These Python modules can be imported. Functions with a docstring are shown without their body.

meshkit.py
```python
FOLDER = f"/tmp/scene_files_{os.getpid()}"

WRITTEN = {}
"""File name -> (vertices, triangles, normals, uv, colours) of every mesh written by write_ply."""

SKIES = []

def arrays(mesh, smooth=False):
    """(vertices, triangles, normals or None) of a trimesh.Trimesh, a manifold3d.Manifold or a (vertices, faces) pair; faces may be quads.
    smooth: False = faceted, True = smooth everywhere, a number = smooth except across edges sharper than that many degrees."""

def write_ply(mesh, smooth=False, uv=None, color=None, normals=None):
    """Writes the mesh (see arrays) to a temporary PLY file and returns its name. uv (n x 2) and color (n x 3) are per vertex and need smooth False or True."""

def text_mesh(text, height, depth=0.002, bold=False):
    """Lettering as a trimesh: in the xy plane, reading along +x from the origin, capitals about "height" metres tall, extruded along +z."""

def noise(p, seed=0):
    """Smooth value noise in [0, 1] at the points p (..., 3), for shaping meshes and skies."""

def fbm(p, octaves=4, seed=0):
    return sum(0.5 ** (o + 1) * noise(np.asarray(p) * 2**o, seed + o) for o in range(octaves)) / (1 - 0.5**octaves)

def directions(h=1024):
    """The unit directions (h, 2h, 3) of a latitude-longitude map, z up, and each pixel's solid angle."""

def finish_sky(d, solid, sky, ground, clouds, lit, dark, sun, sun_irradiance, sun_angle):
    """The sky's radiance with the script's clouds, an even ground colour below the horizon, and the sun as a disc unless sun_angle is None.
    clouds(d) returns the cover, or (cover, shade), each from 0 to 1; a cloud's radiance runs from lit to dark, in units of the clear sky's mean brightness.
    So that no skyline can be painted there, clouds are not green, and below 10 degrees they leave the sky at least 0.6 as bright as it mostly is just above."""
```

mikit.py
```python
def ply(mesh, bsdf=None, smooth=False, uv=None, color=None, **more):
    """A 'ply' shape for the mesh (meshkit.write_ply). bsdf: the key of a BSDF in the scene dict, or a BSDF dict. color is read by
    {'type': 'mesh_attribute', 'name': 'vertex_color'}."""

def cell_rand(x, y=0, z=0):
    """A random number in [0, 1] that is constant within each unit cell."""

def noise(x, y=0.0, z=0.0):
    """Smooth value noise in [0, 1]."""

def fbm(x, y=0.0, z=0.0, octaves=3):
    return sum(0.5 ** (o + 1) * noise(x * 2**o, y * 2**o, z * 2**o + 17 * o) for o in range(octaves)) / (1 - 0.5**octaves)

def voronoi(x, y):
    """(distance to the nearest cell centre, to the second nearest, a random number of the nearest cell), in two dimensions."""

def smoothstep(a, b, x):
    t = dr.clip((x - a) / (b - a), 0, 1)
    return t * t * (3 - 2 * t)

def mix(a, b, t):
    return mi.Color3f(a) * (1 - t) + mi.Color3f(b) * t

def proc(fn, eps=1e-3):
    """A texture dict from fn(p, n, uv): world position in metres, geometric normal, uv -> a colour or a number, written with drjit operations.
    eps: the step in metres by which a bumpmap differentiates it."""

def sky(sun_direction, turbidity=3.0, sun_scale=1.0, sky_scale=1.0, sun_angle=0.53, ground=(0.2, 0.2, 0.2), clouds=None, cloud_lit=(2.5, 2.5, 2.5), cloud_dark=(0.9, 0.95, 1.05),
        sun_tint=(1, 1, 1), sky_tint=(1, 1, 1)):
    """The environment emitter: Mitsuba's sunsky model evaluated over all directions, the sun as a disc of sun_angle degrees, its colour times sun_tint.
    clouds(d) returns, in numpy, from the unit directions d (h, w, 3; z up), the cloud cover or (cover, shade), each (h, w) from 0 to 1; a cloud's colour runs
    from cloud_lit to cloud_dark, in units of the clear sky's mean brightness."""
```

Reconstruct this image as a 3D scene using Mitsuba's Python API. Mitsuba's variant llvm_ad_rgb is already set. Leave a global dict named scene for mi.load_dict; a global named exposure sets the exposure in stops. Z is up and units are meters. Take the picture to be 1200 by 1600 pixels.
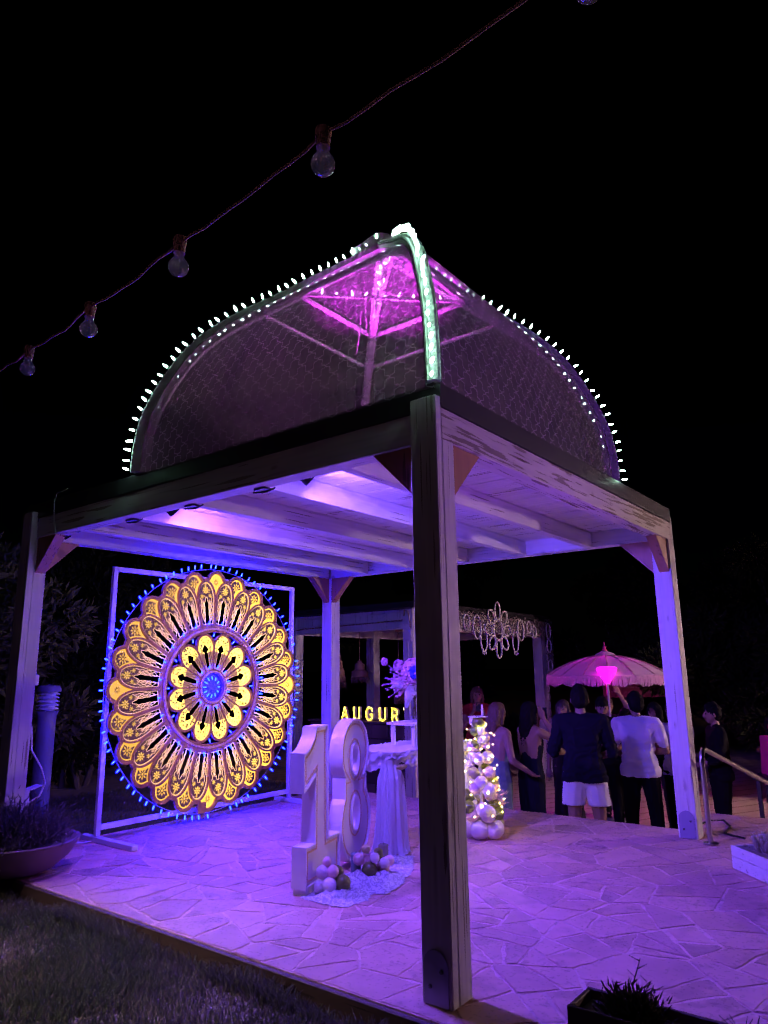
import math, random, numpy as np, trimesh, mitsuba as mi, mikit, meshkit, drjit as dr
import manifold3d as m3
from shapely.geometry import Polygon, LineString, Point, MultiPolygon, box as sbox
from shapely.ops import unary_union
from shapely import affinity
from scipy.spatial import Voronoi, ConvexHull
T = mi.ScalarTransform4f
rng = np.random.default_rng(11)
random.seed(5)
PI = math.pi
scene, labels, used = {}, {}, {}

# ------------------------------------------------------------------ camera, sky, exposure, far lamps
exposure = 5.0        # a night photograph: long exposure
G = 2.0 ** -exposure    # lamps below are written as they look in the picture
CAM = np.array([-2.782, -1.823, 1.376])
PITCH, ROLL, YAW = [math.radians(a) for a in (12.635, -0.734, 37.727)]
fw = np.array([math.cos(YAW) * math.cos(PITCH), math.sin(YAW) * math.cos(PITCH), math.sin(PITCH)])
rt0 = np.array([math.sin(YAW), -math.cos(YAW), 0.0])
up0 = np.cross(rt0, fw)
up = -rt0 * math.sin(ROLL) + up0 * math.cos(ROLL)
scene['camera'] = {'type': 'perspective', 'fov': 56.74, 'fov_axis': 'x', 'near_clip': 0.05, 'far_clip': 400.0,
                   'to_world': T().look_at(origin=CAM.tolist(), target=(CAM + fw).tolist(), up=up.tolist())}
# a moonless night: the faint glow of the sky is all that is left of the daylight
scene['sky'] = {**mikit.sky([-0.5, -0.6, 0.6], turbidity=3, sun_scale=0.0, sky_scale=0.0014 / 32, sky_tint=(1.0, 0.74, 0.7)), 'sampling_weight': 6.0}

VIOLET_A = (680.0, 320.0, 5000.0)      # LED flood under the ceiling, blue violet
VIOLET_B = (900.0, 310.0, 4500.0)      # LED flood under the ceiling, pinker violet

# ------------------------------------------------------------------ helpers
def key_of(base):
    n = used.get(base, 0)
    used[base] = n + 1
    return base if n == 0 else f'{base}_{n:03d}'

def thing(name, label, cat, group=None, kind=None):
    k = key_of(name)
    labels[k] = {'label': label, 'category': cat}
    if group: labels[k]['group'] = group
    if kind: labels[k]['kind'] = kind
    return k

def put(parent, name, mesh, bsdf, smooth=False, **more):
    """one mesh as a part of parent"""
    k = key_of(parent + '__' + name)
    scene[k] = mikit.ply(mesh, bsdf, smooth=smooth, **more)
    return k

def putd(parent, name, d, M):
    k = key_of(parent + '__' + name)
    scene[k] = {**d, 'to_world': M}
    return k

def solo(name, mesh, bsdf, label, cat, smooth=False, group=None, kind=None, **more):
    k = thing(name, label, cat, group, kind)
    scene[k] = mikit.ply(mesh, bsdf, smooth=smooth, **more)
    return k

def struct(name, mesh, bsdf, label, smooth=False):
    k = key_of(name)
    scene[k] = mikit.ply(mesh, bsdf, smooth=smooth)
    labels[k] = {'label': label, 'kind': 'structure'}
    return k

def glow(rgb, w=0.1):
    return {'emitter': {'type': 'area', 'radiance': {'type': 'rgb', 'value': [float(c) * G for c in rgb]}, 'sampling_weight': float(w)}}

def cat(*ms):
    ms = [m for m in ms if m is not None]
    flat = []
    for m in ms:
        flat += m if isinstance(m, list) else [m]
    return trimesh.util.concatenate(flat)

def bx(x0, x1, y0, y1, z0, z1, c=0.0):
    """box, its edges chamfered by c"""
    if c <= 0:
        m = trimesh.creation.box((x1 - x0, y1 - y0, z1 - z0))
    else:
        h = np.array([x1 - x0, y1 - y0, z1 - z0]) / 2
        pts = []
        for s in np.ndindex(2, 2, 2):
            sg = np.array(s) * 2 - 1
            for k in range(3):
                q = h - c
                q[k] = h[k]
                pts.append(sg * q)
        m = trimesh.Trimesh(*hull(np.array(pts)), process=False)
    m.apply_translation([(x0 + x1) / 2, (y0 + y1) / 2, (z0 + z1) / 2])
    return m

def hull(pts):
    h = m3.Manifold.hull_points(np.asarray(pts, float)).to_mesh()
    return np.array(h.vert_properties[:, :3], float), np.array(h.tri_verts)

def hullmesh(pts):
    return trimesh.Trimesh(*hull(pts), process=False)

def frame_of(d):
    d = np.asarray(d, float) / np.linalg.norm(d)
    a = np.cross(d, [0, 0, 1.0] if abs(d[2]) < 0.9 else [1.0, 0, 0])
    a /= np.linalg.norm(a)
    return a, np.cross(d, a), d

def tube(pts, r, n=8, closed=False, cap=True):
    pts = np.asarray(pts, float)
    N = len(pts)
    rs = np.broadcast_to(np.asarray(r, float), N)
    if closed:
        tan = np.roll(pts, -1, 0) - np.roll(pts, 1, 0)
    else:
        tan = np.gradient(pts, axis=0)
    tan /= np.maximum(np.linalg.norm(tan, axis=1, keepdims=True), 1e-9)
    a, b, _ = frame_of(tan[0])
    V, F = [], []
    ang = np.arange(n) * 2 * PI / n
    for i in range(N):
        a = a - tan[i] * (a @ tan[i])
        a /= np.linalg.norm(a)
        b = np.cross(tan[i], a)
        V.append(pts[i] + rs[i] * (np.cos(ang)[:, None] * a + np.sin(ang)[:, None] * b))
    for i in range(N if closed else N - 1):
        j = (i + 1) % N
        for k in range(n):
            l = (k + 1) % n
            F += [[i * n + k, i * n + l, j * n + l], [i * n + k, j * n + l, j * n + k]]
    V = np.vstack(V)
    if cap and not closed:
        c0, c1 = len(V), len(V) + 1
        V = np.vstack([V, pts[0], pts[-1]])
        for k in range(n):
            l = (k + 1) % n
            F += [[c0, l, k], [c1, (N - 1) * n + k, (N - 1) * n + l]]
    return trimesh.Trimesh(V, F, process=False)

def bar(p, q, wa, wb, upv=(0, 0, 1), c=0.0):
    """rectangular bar from p to q; wa across (perpendicular to up), wb along up"""
    p, q = np.asarray(p, float), np.asarray(q, float)
    d = q - p
    L = np.linalg.norm(d)
    d /= L
    a = np.cross(upv, d)
    a /= np.linalg.norm(a)
    b = np.cross(d, a)
    m = bx(-wa / 2, wa / 2, -wb / 2, wb / 2, 0, L, c)
    M = np.eye(4)
    M[:3, 0], M[:3, 1], M[:3, 2], M[:3, 3] = a, b, d, p
    m.apply_transform(M)
    return m

def lathe(prof, n=24, c=(0, 0, 0)):
    m = trimesh.creation.revolve(np.asarray(prof, float), sections=n)
    m.apply_translation(c)
    return m

def extr(poly, d):
    if poly.is_empty: return None
    gs = [g for g in getattr(poly, 'geoms', [poly]) if g.geom_type == 'Polygon' and g.area > 1e-7]
    return trimesh.util.concatenate([trimesh.creation.extrude_polygon(g, d, engine='earcut') for g in gs]) if gs else None

def place(m, M):
    m = m.copy()
    m.apply_transform(M)
    return m

def basis(o, ex, ey, ez):
    M = np.eye(4)
    M[:3, 0], M[:3, 1], M[:3, 2], M[:3, 3] = ex, ey, ez, o
    return M

def ball(c, r, sub=2, sq=(1, 1, 1)):
    m = trimesh.creation.icosphere(subdivisions=sub, radius=1.0)
    m.apply_scale(np.array(sq) * r)
    m.apply_translation(c)
    return m

def Mt(o, d=None, s=1.0, roll=0.0):
    """to_world that takes +z to the direction d at o"""
    if d is None:
        return T().translate(list(map(float, o))).scale(s)
    a, b, c = frame_of(d)
    M = np.eye(4)
    M[:3, 0], M[:3, 1], M[:3, 2], M[:3, 3] = a * s, b * s, c * s, o
    return T(M)

def crumple(m, amp, f, seed=0):
    v = np.array(m.vertices)
    n = np.array(m.vertex_normals)
    m = m.copy()
    m.vertices = v + n * ((meshkit.fbm(v * f, 3, seed) - 0.5) * 2 * amp)[:, None]
    return m

# ------------------------------------------------------------------ materials
def rgb(c): return {'type': 'rgb', 'value': [float(x) for x in c]}
def diffuse(c): return {'type': 'twosided', 'b': {'type': 'diffuse', 'reflectance': rgb(c)}}
def princ(c, rough=0.5, metal=0.0, **k):
    d = {'type': 'principled', 'base_color': c if isinstance(c, dict) else rgb(c), 'roughness': rough, 'metallic': metal}
    d.update(k)
    return {'type': 'twosided', 'b': d}

def wood_fn(axis, base, dark, peel):
    def fn(p, n, uv):
        q = [p.x, p.y, p.z]
        l = q[axis]
        a, b = q[(axis + 1) % 3], q[(axis + 2) % 3]
        g = mikit.fbm(a * 55, b * 55, l * 2.2, 3)
        crack = mikit.smoothstep(0.70, 0.78, mikit.noise(a * 95, b * 95, l * 2.6)) * mikit.smoothstep(0.5, 0.62, mikit.noise(a * 9, b * 9, l * 1.7 + 5))
        pl = mikit.smoothstep(0.0, 0.05, mikit.fbm(a * 75, b * 75, l * 3.4, 3) * 0.72 + mikit.noise(a * 16, b * 16, l * 1.6) * 0.28 - peel)
        knot = mikit.smoothstep(0.9, 0.97, mikit.noise(a * 14 + 3, b * 14, l * 5))
        c = mikit.mix(base, [x * 0.78 for x in base], g)
        return mikit.mix(c, dark, dr.clip(crack * 0.75 + pl * 0.8 + knot * 0.5, 0, 1))
    return mikit.proc(fn)

WHITE, BARE = (0.66, 0.64, 0.63), (0.12, 0.08, 0.06)
for i, ax in enumerate('xyz'):
    scene['mat_white_wood_' + ax] = princ(wood_fn(i, WHITE, (0.2, 0.15, 0.12), 0.76), 0.55, specular=0.3)
scene['mat_peeling_wood'] = princ(wood_fn(0, (0.60, 0.56, 0.52), (0.16, 0.11, 0.09), 0.565), 0.6, specular=0.3)
scene['mat_brown_wood'] = princ(wood_fn(2, (0.42, 0.20, 0.115), (0.10, 0.045, 0.03), 0.8), 0.5)
scene['mat_dark_wood'] = princ(wood_fn(1, (0.10, 0.06, 0.045), (0.03, 0.02, 0.015), 0.7), 0.6)
scene['mat_fascia'] = princ((0.030, 0.028, 0.034), 0.45)
scene['mat_roof'] = princ((0.10, 0.10, 0.11), 0.7)
scene['mat_frame_white'] = princ((0.62, 0.62, 0.64), 0.35)
scene['mat_alu'] = princ((0.40, 0.44, 0.42), 0.42, 0.1)
scene['mat_gasket'] = princ((0.03, 0.03, 0.03), 0.5)
scene['mat_black'] = princ((0.018, 0.018, 0.02), 0.45)
scene['mat_bolt'] = princ((0.12, 0.12, 0.13), 0.4, 0.6)
scene['mat_plate'] = princ((0.30, 0.28, 0.40), 0.42, 0.3)
scene['mat_steel'] = princ((0.42, 0.41, 0.39), 0.2, 1.0)
scene['mat_wire'] = princ((0.45, 0.47, 0.45), 0.5)
scene['mat_socket'] = princ((0.30, 0.17, 0.13), 0.5)
scene['mat_bulb_off'] = {'type': 'diffuse', 'reflectance': rgb((0.4, 0.4, 0.4))}
scene['mat_glass'] = {'type': 'dielectric', 'int_ior': 1.5, 'ext_ior': 1.0}
scene['mat_thin_glass'] = {'type': 'thindielectric', 'int_ior': 1.5, 'ext_ior': 1.0}
scene['mat_filament'] = princ((0.55, 0.33, 0.12), 0.4, 0.3)

def stone_fn(c, sd):
    def fn(p, n, uv):
        a = mikit.fbm(p.x * 3.1 + sd, p.y * 3.1, 0.0, 4)
        b = mikit.fbm(p.x * 17, p.y * 17 + sd, 1.0, 3)
        st = mikit.smoothstep(0.56, 0.72, mikit.fbm(p.x * 7 + 9, p.y * 7, sd, 3))
        sp = mikit.smoothstep(0.72, 0.8, mikit.noise(p.x * 70, p.y * 70, sd))
        col = mikit.mix([x * 0.82 for x in c], [x * 1.14 for x in c], a * 0.6 + b * 0.4)
        big = mikit.smoothstep(0.5, 0.7, mikit.fbm(p.x * 0.9 + 4, p.y * 0.9, 7.0, 4))
        grit = mikit.smoothstep(0.62, 0.75, mikit.fbm(p.x * 38, p.y * 38, sd + 2, 3))
        return mikit.mix(col, [x * 0.5 for x in c], dr.clip(st * 0.42 + sp * 0.35 + big * 0.22 + grit * 0.25, 0, 1))
    return mikit.proc(fn)

def stone_bump(p, n, uv):
    return mikit.fbm(p.x * 9, p.y * 9, 3.0, 4) * 0.7 + mikit.fbm(p.x * 45, p.y * 45, 8.0, 2) * 0.3
SB = mikit.proc(stone_bump)
STONES = []
for i, c in enumerate([(0.56, 0.33, 0.285), (0.51, 0.30, 0.26), (0.60, 0.355, 0.30), (0.47, 0.275, 0.245), (0.54, 0.315, 0.26)]):
    k = f'mat_stone_{i}'
    scene[k] = {'type': 'twosided', 'b': {'type': 'bumpmap', 't': SB, 'scale': 0.010,
                'b': {'type': 'principled', 'base_color': stone_fn(c, i * 3.7), 'roughness': 0.55, 'specular': 0.35}}}
    STONES.append(k)
scene['mat_mortar'] = princ(stone_fn((0.66, 0.42, 0.37), 21.0), 0.8)
scene['mat_terrace'] = princ(mikit.proc(lambda p, n, uv: mikit.mix((0.56, 0.42, 0.34), (0.32, 0.22, 0.18),
    dr.clip(mikit.smoothstep(0.04, 0.0, dr.abs(dr.abs((p.x * 0.45 + p.y * 0.9) * 3.0 - dr.floor((p.x * 0.45 + p.y * 0.9) * 3.0)) - 0.5) * 0.33) * 0.8
            + 0.6 * mikit.fbm(p.x * 5, p.y * 9, 0.0, 3), 0, 1))), 0.6)
scene['mat_soil'] = princ(mikit.proc(lambda p, n, uv: mikit.mix((0.11, 0.085, 0.065), (0.18, 0.15, 0.11), mikit.fbm(p.x * 11, p.y * 11, 0.0, 4))), 0.9)
for i, c in enumerate([(0.10, 0.125, 0.065), (0.15, 0.155, 0.09), (0.25, 0.21, 0.145)]):
    scene[f'mat_grass_{i}'] = {'type': 'principledthin', 'base_color': rgb(c), 'roughness': 0.6, 'diff_trans': 0.6}
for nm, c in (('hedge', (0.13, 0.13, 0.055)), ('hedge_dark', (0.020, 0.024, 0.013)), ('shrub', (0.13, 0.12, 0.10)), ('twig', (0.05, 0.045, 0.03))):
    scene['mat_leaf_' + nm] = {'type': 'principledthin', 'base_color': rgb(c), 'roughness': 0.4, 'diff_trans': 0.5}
scene['mat_bark'] = princ((0.09, 0.07, 0.05), 0.8)

# printed clear roof film: the lattice of fine lines is print
CELL = 0.135
def lattice(u, v):
    """ogee lattice lines, 1 on a line"""
    a, b = (u + v) / CELL, (u - v) / CELL
    la = a + 0.085 * dr.sin(2 * PI * b) + 0.055 * dr.sin(4 * PI * b)
    lb = b + 0.085 * dr.sin(2 * PI * a) + 0.055 * dr.sin(4 * PI * a)
    da = dr.abs(la - dr.floor(la) - 0.5)
    db = dr.abs(lb - dr.floor(lb) - 0.5)
    return dr.maximum(mikit.smoothstep(0.045, 0.02, da), mikit.smoothstep(0.045, 0.02, db))
def film_w(p, n, uv):
    cloud = mikit.fbm(p.x * 3, p.y * 3, p.z * 3, 3)
    return dr.clip(0.10 + 0.09 * cloud + 0.60 * lattice(uv.x, uv.y), 0, 1)
scene['mat_film'] = {'type': 'blendbsdf', 'weight': mikit.proc(film_w), 'a': {'type': 'thindielectric', 'int_ior': 1.4, 'ext_ior': 1.0},
                     'b': {'type': 'principledthin', 'base_color': rgb((0.62, 0.60, 0.64)), 'roughness': 0.5, 'diff_trans': 1.1}}

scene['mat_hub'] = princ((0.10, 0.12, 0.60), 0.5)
scene['mat_luminaria'] = princ(mikit.proc(lambda p, n, uv: mikit.mix((0.48, 0.24, 0.08), (0.36, 0.18, 0.06), mikit.fbm(p.x * 30, p.z * 30, p.y * 5, 3))), 0.5)
scene['mat_umber'] = princ((0.14, 0.08, 0.035), 0.45)
scene['mat_gold_line'] = princ((0.75, 0.50, 0.33), 0.4)
scene['mat_letter_white'] = princ(mikit.proc(lambda p, n, uv: mikit.mix((0.72, 0.70, 0.69), (0.64, 0.61, 0.60), mikit.fbm(p.x * 5, p.y * 5, p.z * 5, 3))), 0.4)
scene['mat_letter_panel'] = princ((0.60, 0.54, 0.55), 0.45)
scene['mat_trim'] = princ((0.58, 0.36, 0.24), 0.4)
scene['mat_cloth'] = {'type': 'principledthin', 'base_color': rgb((0.70, 0.68, 0.70)), 'roughness': 0.7, 'diff_trans': 0.4}
scene['mat_lace'] = princ(mikit.proc(lambda p, n, uv: mikit.mix((0.34, 0.31, 0.36), (0.56, 0.54, 0.56), mikit.smoothstep(0.4, 0.6, mikit.noise(p.x * 110, p.y * 110, p.z * 60)))), 0.8)
scene['mat_balloon_white'] = princ((0.70, 0.62, 0.60), 0.38, specular=0.45)
scene['mat_balloon_blush'] = princ((0.62, 0.42, 0.42), 0.38, specular=0.45)
scene['mat_balloon_olive'] = princ((0.13, 0.15, 0.035), 0.38, specular=0.45)
scene['mat_balloon_sand'] = princ((0.36, 0.33, 0.14), 0.3, specular=0.5)
scene['mat_candle'] = princ((0.11, 0.15, 0.17), 0.4)
scene['mat_candle_olive'] = princ((0.22, 0.22, 0.15), 0.4)
scene['mat_petal_pink'] = princ((0.62, 0.34, 0.50), 0.6)
scene['mat_petal_blue'] = princ((0.03, 0.04, 0.55), 0.6)
scene['mat_petal_white'] = {'type': 'principledthin', 'base_color': rgb((0.7, 0.66, 0.7)), 'roughness': 0.5, 'diff_trans': 0.4}
scene['mat_bowl'] = princ(mikit.proc(lambda p, n, uv: mikit.mix((0.18, 0.12, 0.13), (0.25, 0.17, 0.17), mikit.fbm(p.x * 6, p.y * 6, p.z * 12, 3))), 0.55)
scene['mat_bollard'] = princ((0.16, 0.15, 0.19), 0.5)
scene['mat_bollard_white'] = princ((0.58, 0.58, 0.6), 0.4)
scene['mat_pergola'] = princ(wood_fn(0, (0.76, 0.73, 0.72), (0.30, 0.27, 0.27), 0.78), 0.55)
scene['mat_pergola_z'] = princ(wood_fn(2, (0.76, 0.73, 0.72), (0.30, 0.27, 0.27), 0.78), 0.55)
scene['mat_ceiling'] = princ(wood_fn(0, (0.42, 0.25, 0.13), (0.2, 0.1, 0.05), 0.8), 0.5)
scene['mat_led_tube'] = princ((0.80, 0.74, 0.74), 0.35)
scene['mat_net'] = princ((0.24, 0.18, 0.19), 0.6)
scene['mat_macrame'] = princ((0.34, 0.20, 0.15), 0.8)
scene['mat_bar_stone'] = princ(mikit.proc(lambda p, n, uv: mikit.mix((0.15, 0.10, 0.10), (0.24, 0.16, 0.15), mikit.fbm(p.x * 4, p.y * 4, p.z * 6, 4))), 0.7)
scene['mat_bar_stone_dark'] = princ((0.09, 0.065, 0.065), 0.7)
scene['mat_parasol'] = {'type': 'principledthin', 'base_color': rgb((0.66, 0.6, 0.58)), 'roughness': 0.7, 'diff_trans': 0.5}
scene['mat_fringe'] = {'type': 'principledthin', 'base_color': rgb((0.60, 0.5, 0.5)), 'roughness': 0.8, 'diff_trans': 0.5}
scene['mat_banner'] = princ((0.30, 0.05, 0.10), 0.6)
scene['mat_banner_text'] = princ((0.40, 0.17, 0.2), 0.6)
scene['mat_magenta_cloth'] = princ((0.62, 0.03, 0.16), 0.6)
scene['mat_skin'] = princ((0.29, 0.165, 0.115), 0.5, specular=0.3)
scene['mat_lips'] = princ((0.35, 0.12, 0.10), 0.5)
scene['mat_hair_black'] = princ((0.004, 0.003, 0.003), 0.85, specular=.2)
scene['mat_hair_brown'] = princ((0.035, 0.018, 0.012), 0.7)
scene['mat_hair_fair'] = princ((0.11, 0.055, 0.03), 0.7)
for nm, c in (('navy', (0.007, 0.006, 0.015)), ('black', (0.004, 0.004, 0.005)), ('tee', (0.72, 0.69, 0.69)), ('shorts', (0.72, 0.68, 0.65)), ('paleblue', (0.13, 0.18, 0.16)),
              ('navydress', (0.007, 0.008, 0.015)), ('red', (0.26, 0.02, 0.025)), ('trousers', (0.004, 0.004, 0.005)), ('brown', (0.05, 0.035, 0.03))):
    scene['mat_cloth_' + nm] = princ(c, 0.9, specular=0.15)
scene['mat_cactus'] = princ((0.28, 0.25, 0.17), 0.6)

# ------------------------------------------------------------------ ground: terrace, lawn, patio with its flagstones
TZ, LZ = -0.68, -0.11
W, D, S, H, ZT, ZF = 3.872, 4.191, 0.156, 2.50, 2.666, 2.79
struct('terrace', bx(-150, 150, -150, 150, TZ - 0.3, TZ), 'mat_terrace', 'lower paved terrace of reddish stone behind the raised patio')

def lawn_mesh():
    ms = [bx(-60, -0.150, -60, 60, TZ + 0.01, LZ), bx(-0.150, 4.6, 4.305, 60, TZ + 0.012, LZ)]
    return cat(ms)
struct('lawn', lawn_mesh(), 'mat_soil', 'worn lawn with bare earth along the patio edge')

def blades(n, xs, ys, hmin, hmax, seed, keep=None):
    r = np.random.default_rng(seed)
    x, y = r.uniform(*xs, n), r.uniform(*ys, n)
    den = meshkit.fbm(np.stack([x * 1.9, y * 1.9, x * 0], 1), 3, seed)
    k = r.random(n) < np.clip((den - 0.30) * 3.2, 0.12, 1)
    if keep is not None: k &= keep(x, y)
    x, y, den = x[k], y[k], den[k]
    n = len(x)
    h = r.uniform(hmin, hmax, n) * np.clip(den * 1.8, 0.4, 1.3)
    a = r.uniform(0, 2 * PI, n)
    w = r.uniform(0.0025, 0.005, n)
    le = r.uniform(0.1, 0.9, n) * h
    b = r.uniform(0, 2 * PI, n)
    z0 = np.full(n, LZ - 0.003)
    d = np.stack([np.cos(a) * w, np.sin(a) * w, 0 * w], 1)
    base = np.stack([x, y, z0], 1)
    mid = base + np.stack([np.cos(b) * le * 0.35, np.sin(b) * le * 0.35, h * 0.6], 1)
    tip = base + np.stack([np.cos(b) * le, np.sin(b) * le, h], 1)
    V = np.stack([base - d, base + d, mid + d * 0.7, mid - d * 0.7, tip], 1).reshape(-1, 3)
    i = np.arange(n)[:, None] * 5
    F = np.concatenate([i + [0, 1, 2], i + [0, 2, 3], i + [3, 2, 4]], 1).reshape(-1, 3)
    return trimesh.Trimesh(V, F, process=False)
gk = thing('grass', 'short patchy grass of the lawn below the patio edge', 'grass', kind='stuff')
put(gk, 'green_blades', blades(110000, (-2.6, -0.16), (-1.6, 4.6), 0.025, 0.06, 3), 'mat_grass_0')
put(gk, 'pale_blades', blades(60000, (-2.6, -0.16), (-1.6, 4.6), 0.02, 0.05, 8), 'mat_grass_1')
put(gk, 'dry_blades', blades(50000, (-2.6, -0.16), (-1.6, 4.6), 0.015, 0.045, 13), 'mat_grass_2')
put(gk, 'back_blades', blades(40000, (-2.6, 4.5), (4.35, 7.0), 0.02, 0.07, 17), 'mat_grass_1')
edge_r = np.random.default_rng(31)
eb = blades(5000, (-0.24, -0.155), (-0.6, 3.6), 0.05, 0.11, 23)
put(gk, 'edge_blades', eb, 'mat_grass_1')

XL, XR, XR2, YM, YB, YF = -0.112, 4.05, 4.96, 0.21, 4.30, -4.2
patio_poly = unary_union([sbox(XL, YM, XR, YB), sbox(XL, YF, XR2, YM)])
pm = extr(patio_poly, 0.68)
pm.apply_translation([0, 0, TZ - 0.0012])
struct('patio', pm, 'mat_mortar', 'raised patio of pale irregular flagstones under the gazebo')
put('patio', 'edge_board', bx(-0.142, -0.1125, YF, YB, -0.125, -0.006, 0.004), 'mat_dark_wood')

def make_stones():
    """broken slabs: the patio is cut again and again by crooked lines"""
    r = np.random.default_rng(77)
    def cut(poly, lim):
        if poly.area < lim: return [poly]
        mr = np.array(poly.minimum_rotated_rectangle.exterior.coords)
        e0, e1 = mr[1] - mr[0], mr[2] - mr[1]
        lng = e0 if np.linalg.norm(e0) > np.linalg.norm(e1) else e1
        ratio = max(np.linalg.norm(e0), np.linalg.norm(e1)) / max(min(np.linalg.norm(e0), np.linalg.norm(e1)), 1e-6)
        a = math.atan2(lng[1], lng[0]) + PI / 2 + r.normal(0, .42 if ratio < 1.7 else .26)
        c = np.array(poly.centroid.coords[0]) + r.normal(0, .10, 2) * math.sqrt(poly.area)
        d = np.array([math.cos(a), math.sin(a)])
        n = np.array([-d[1], d[0]])
        k = r.normal(0, .10) * math.sqrt(poly.area)
        far = 20.0
        half = Polygon([c - d * far, c + n * k, c + d * far, c + d * far + n * far, c - d * far + n * far]).buffer(0)
        p, q = poly.intersection(half), poly.difference(half)
        out = []
        for g in (p, q):
            for h in getattr(g, 'geoms', [g]):
                if h.geom_type == 'Polygon' and h.area > .002: out += cut(h, lim * r.uniform(.75, 1.3))
        return out
    out = []
    sd = []
    for _ in range(4000):
        q = np.array([r.uniform(XL - 1, XR2 + 1), r.uniform(YF - 1, YB + 1)])
        if all(np.hypot(*(q - o)) > .44 for o in sd): sd.append(q)
    vor = Voronoi(np.array(sd))
    cells = [Polygon(vor.vertices[vor.regions[i]]) for i in vor.point_region if vor.regions[i] and -1 not in vor.regions[i]]
    for cell in cells:
        base = cell.intersection(patio_poly)
        if base.is_empty or base.area < .01: continue
        for q in [h for g in getattr(base, 'geoms', [base]) for h in cut(g, r.choice([.06, .09, .14]))]:
            g = q.buffer(-r.choice([0.0025, 0.004, 0.006, 0.010], p=[.25, .35, .25, .15]), join_style=2).simplify(0.005)
            for k in getattr(g, 'geoms', [g]):
                if k.geom_type == 'Polygon' and k.area > 0.004: out.append(k)
    return out

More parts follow.
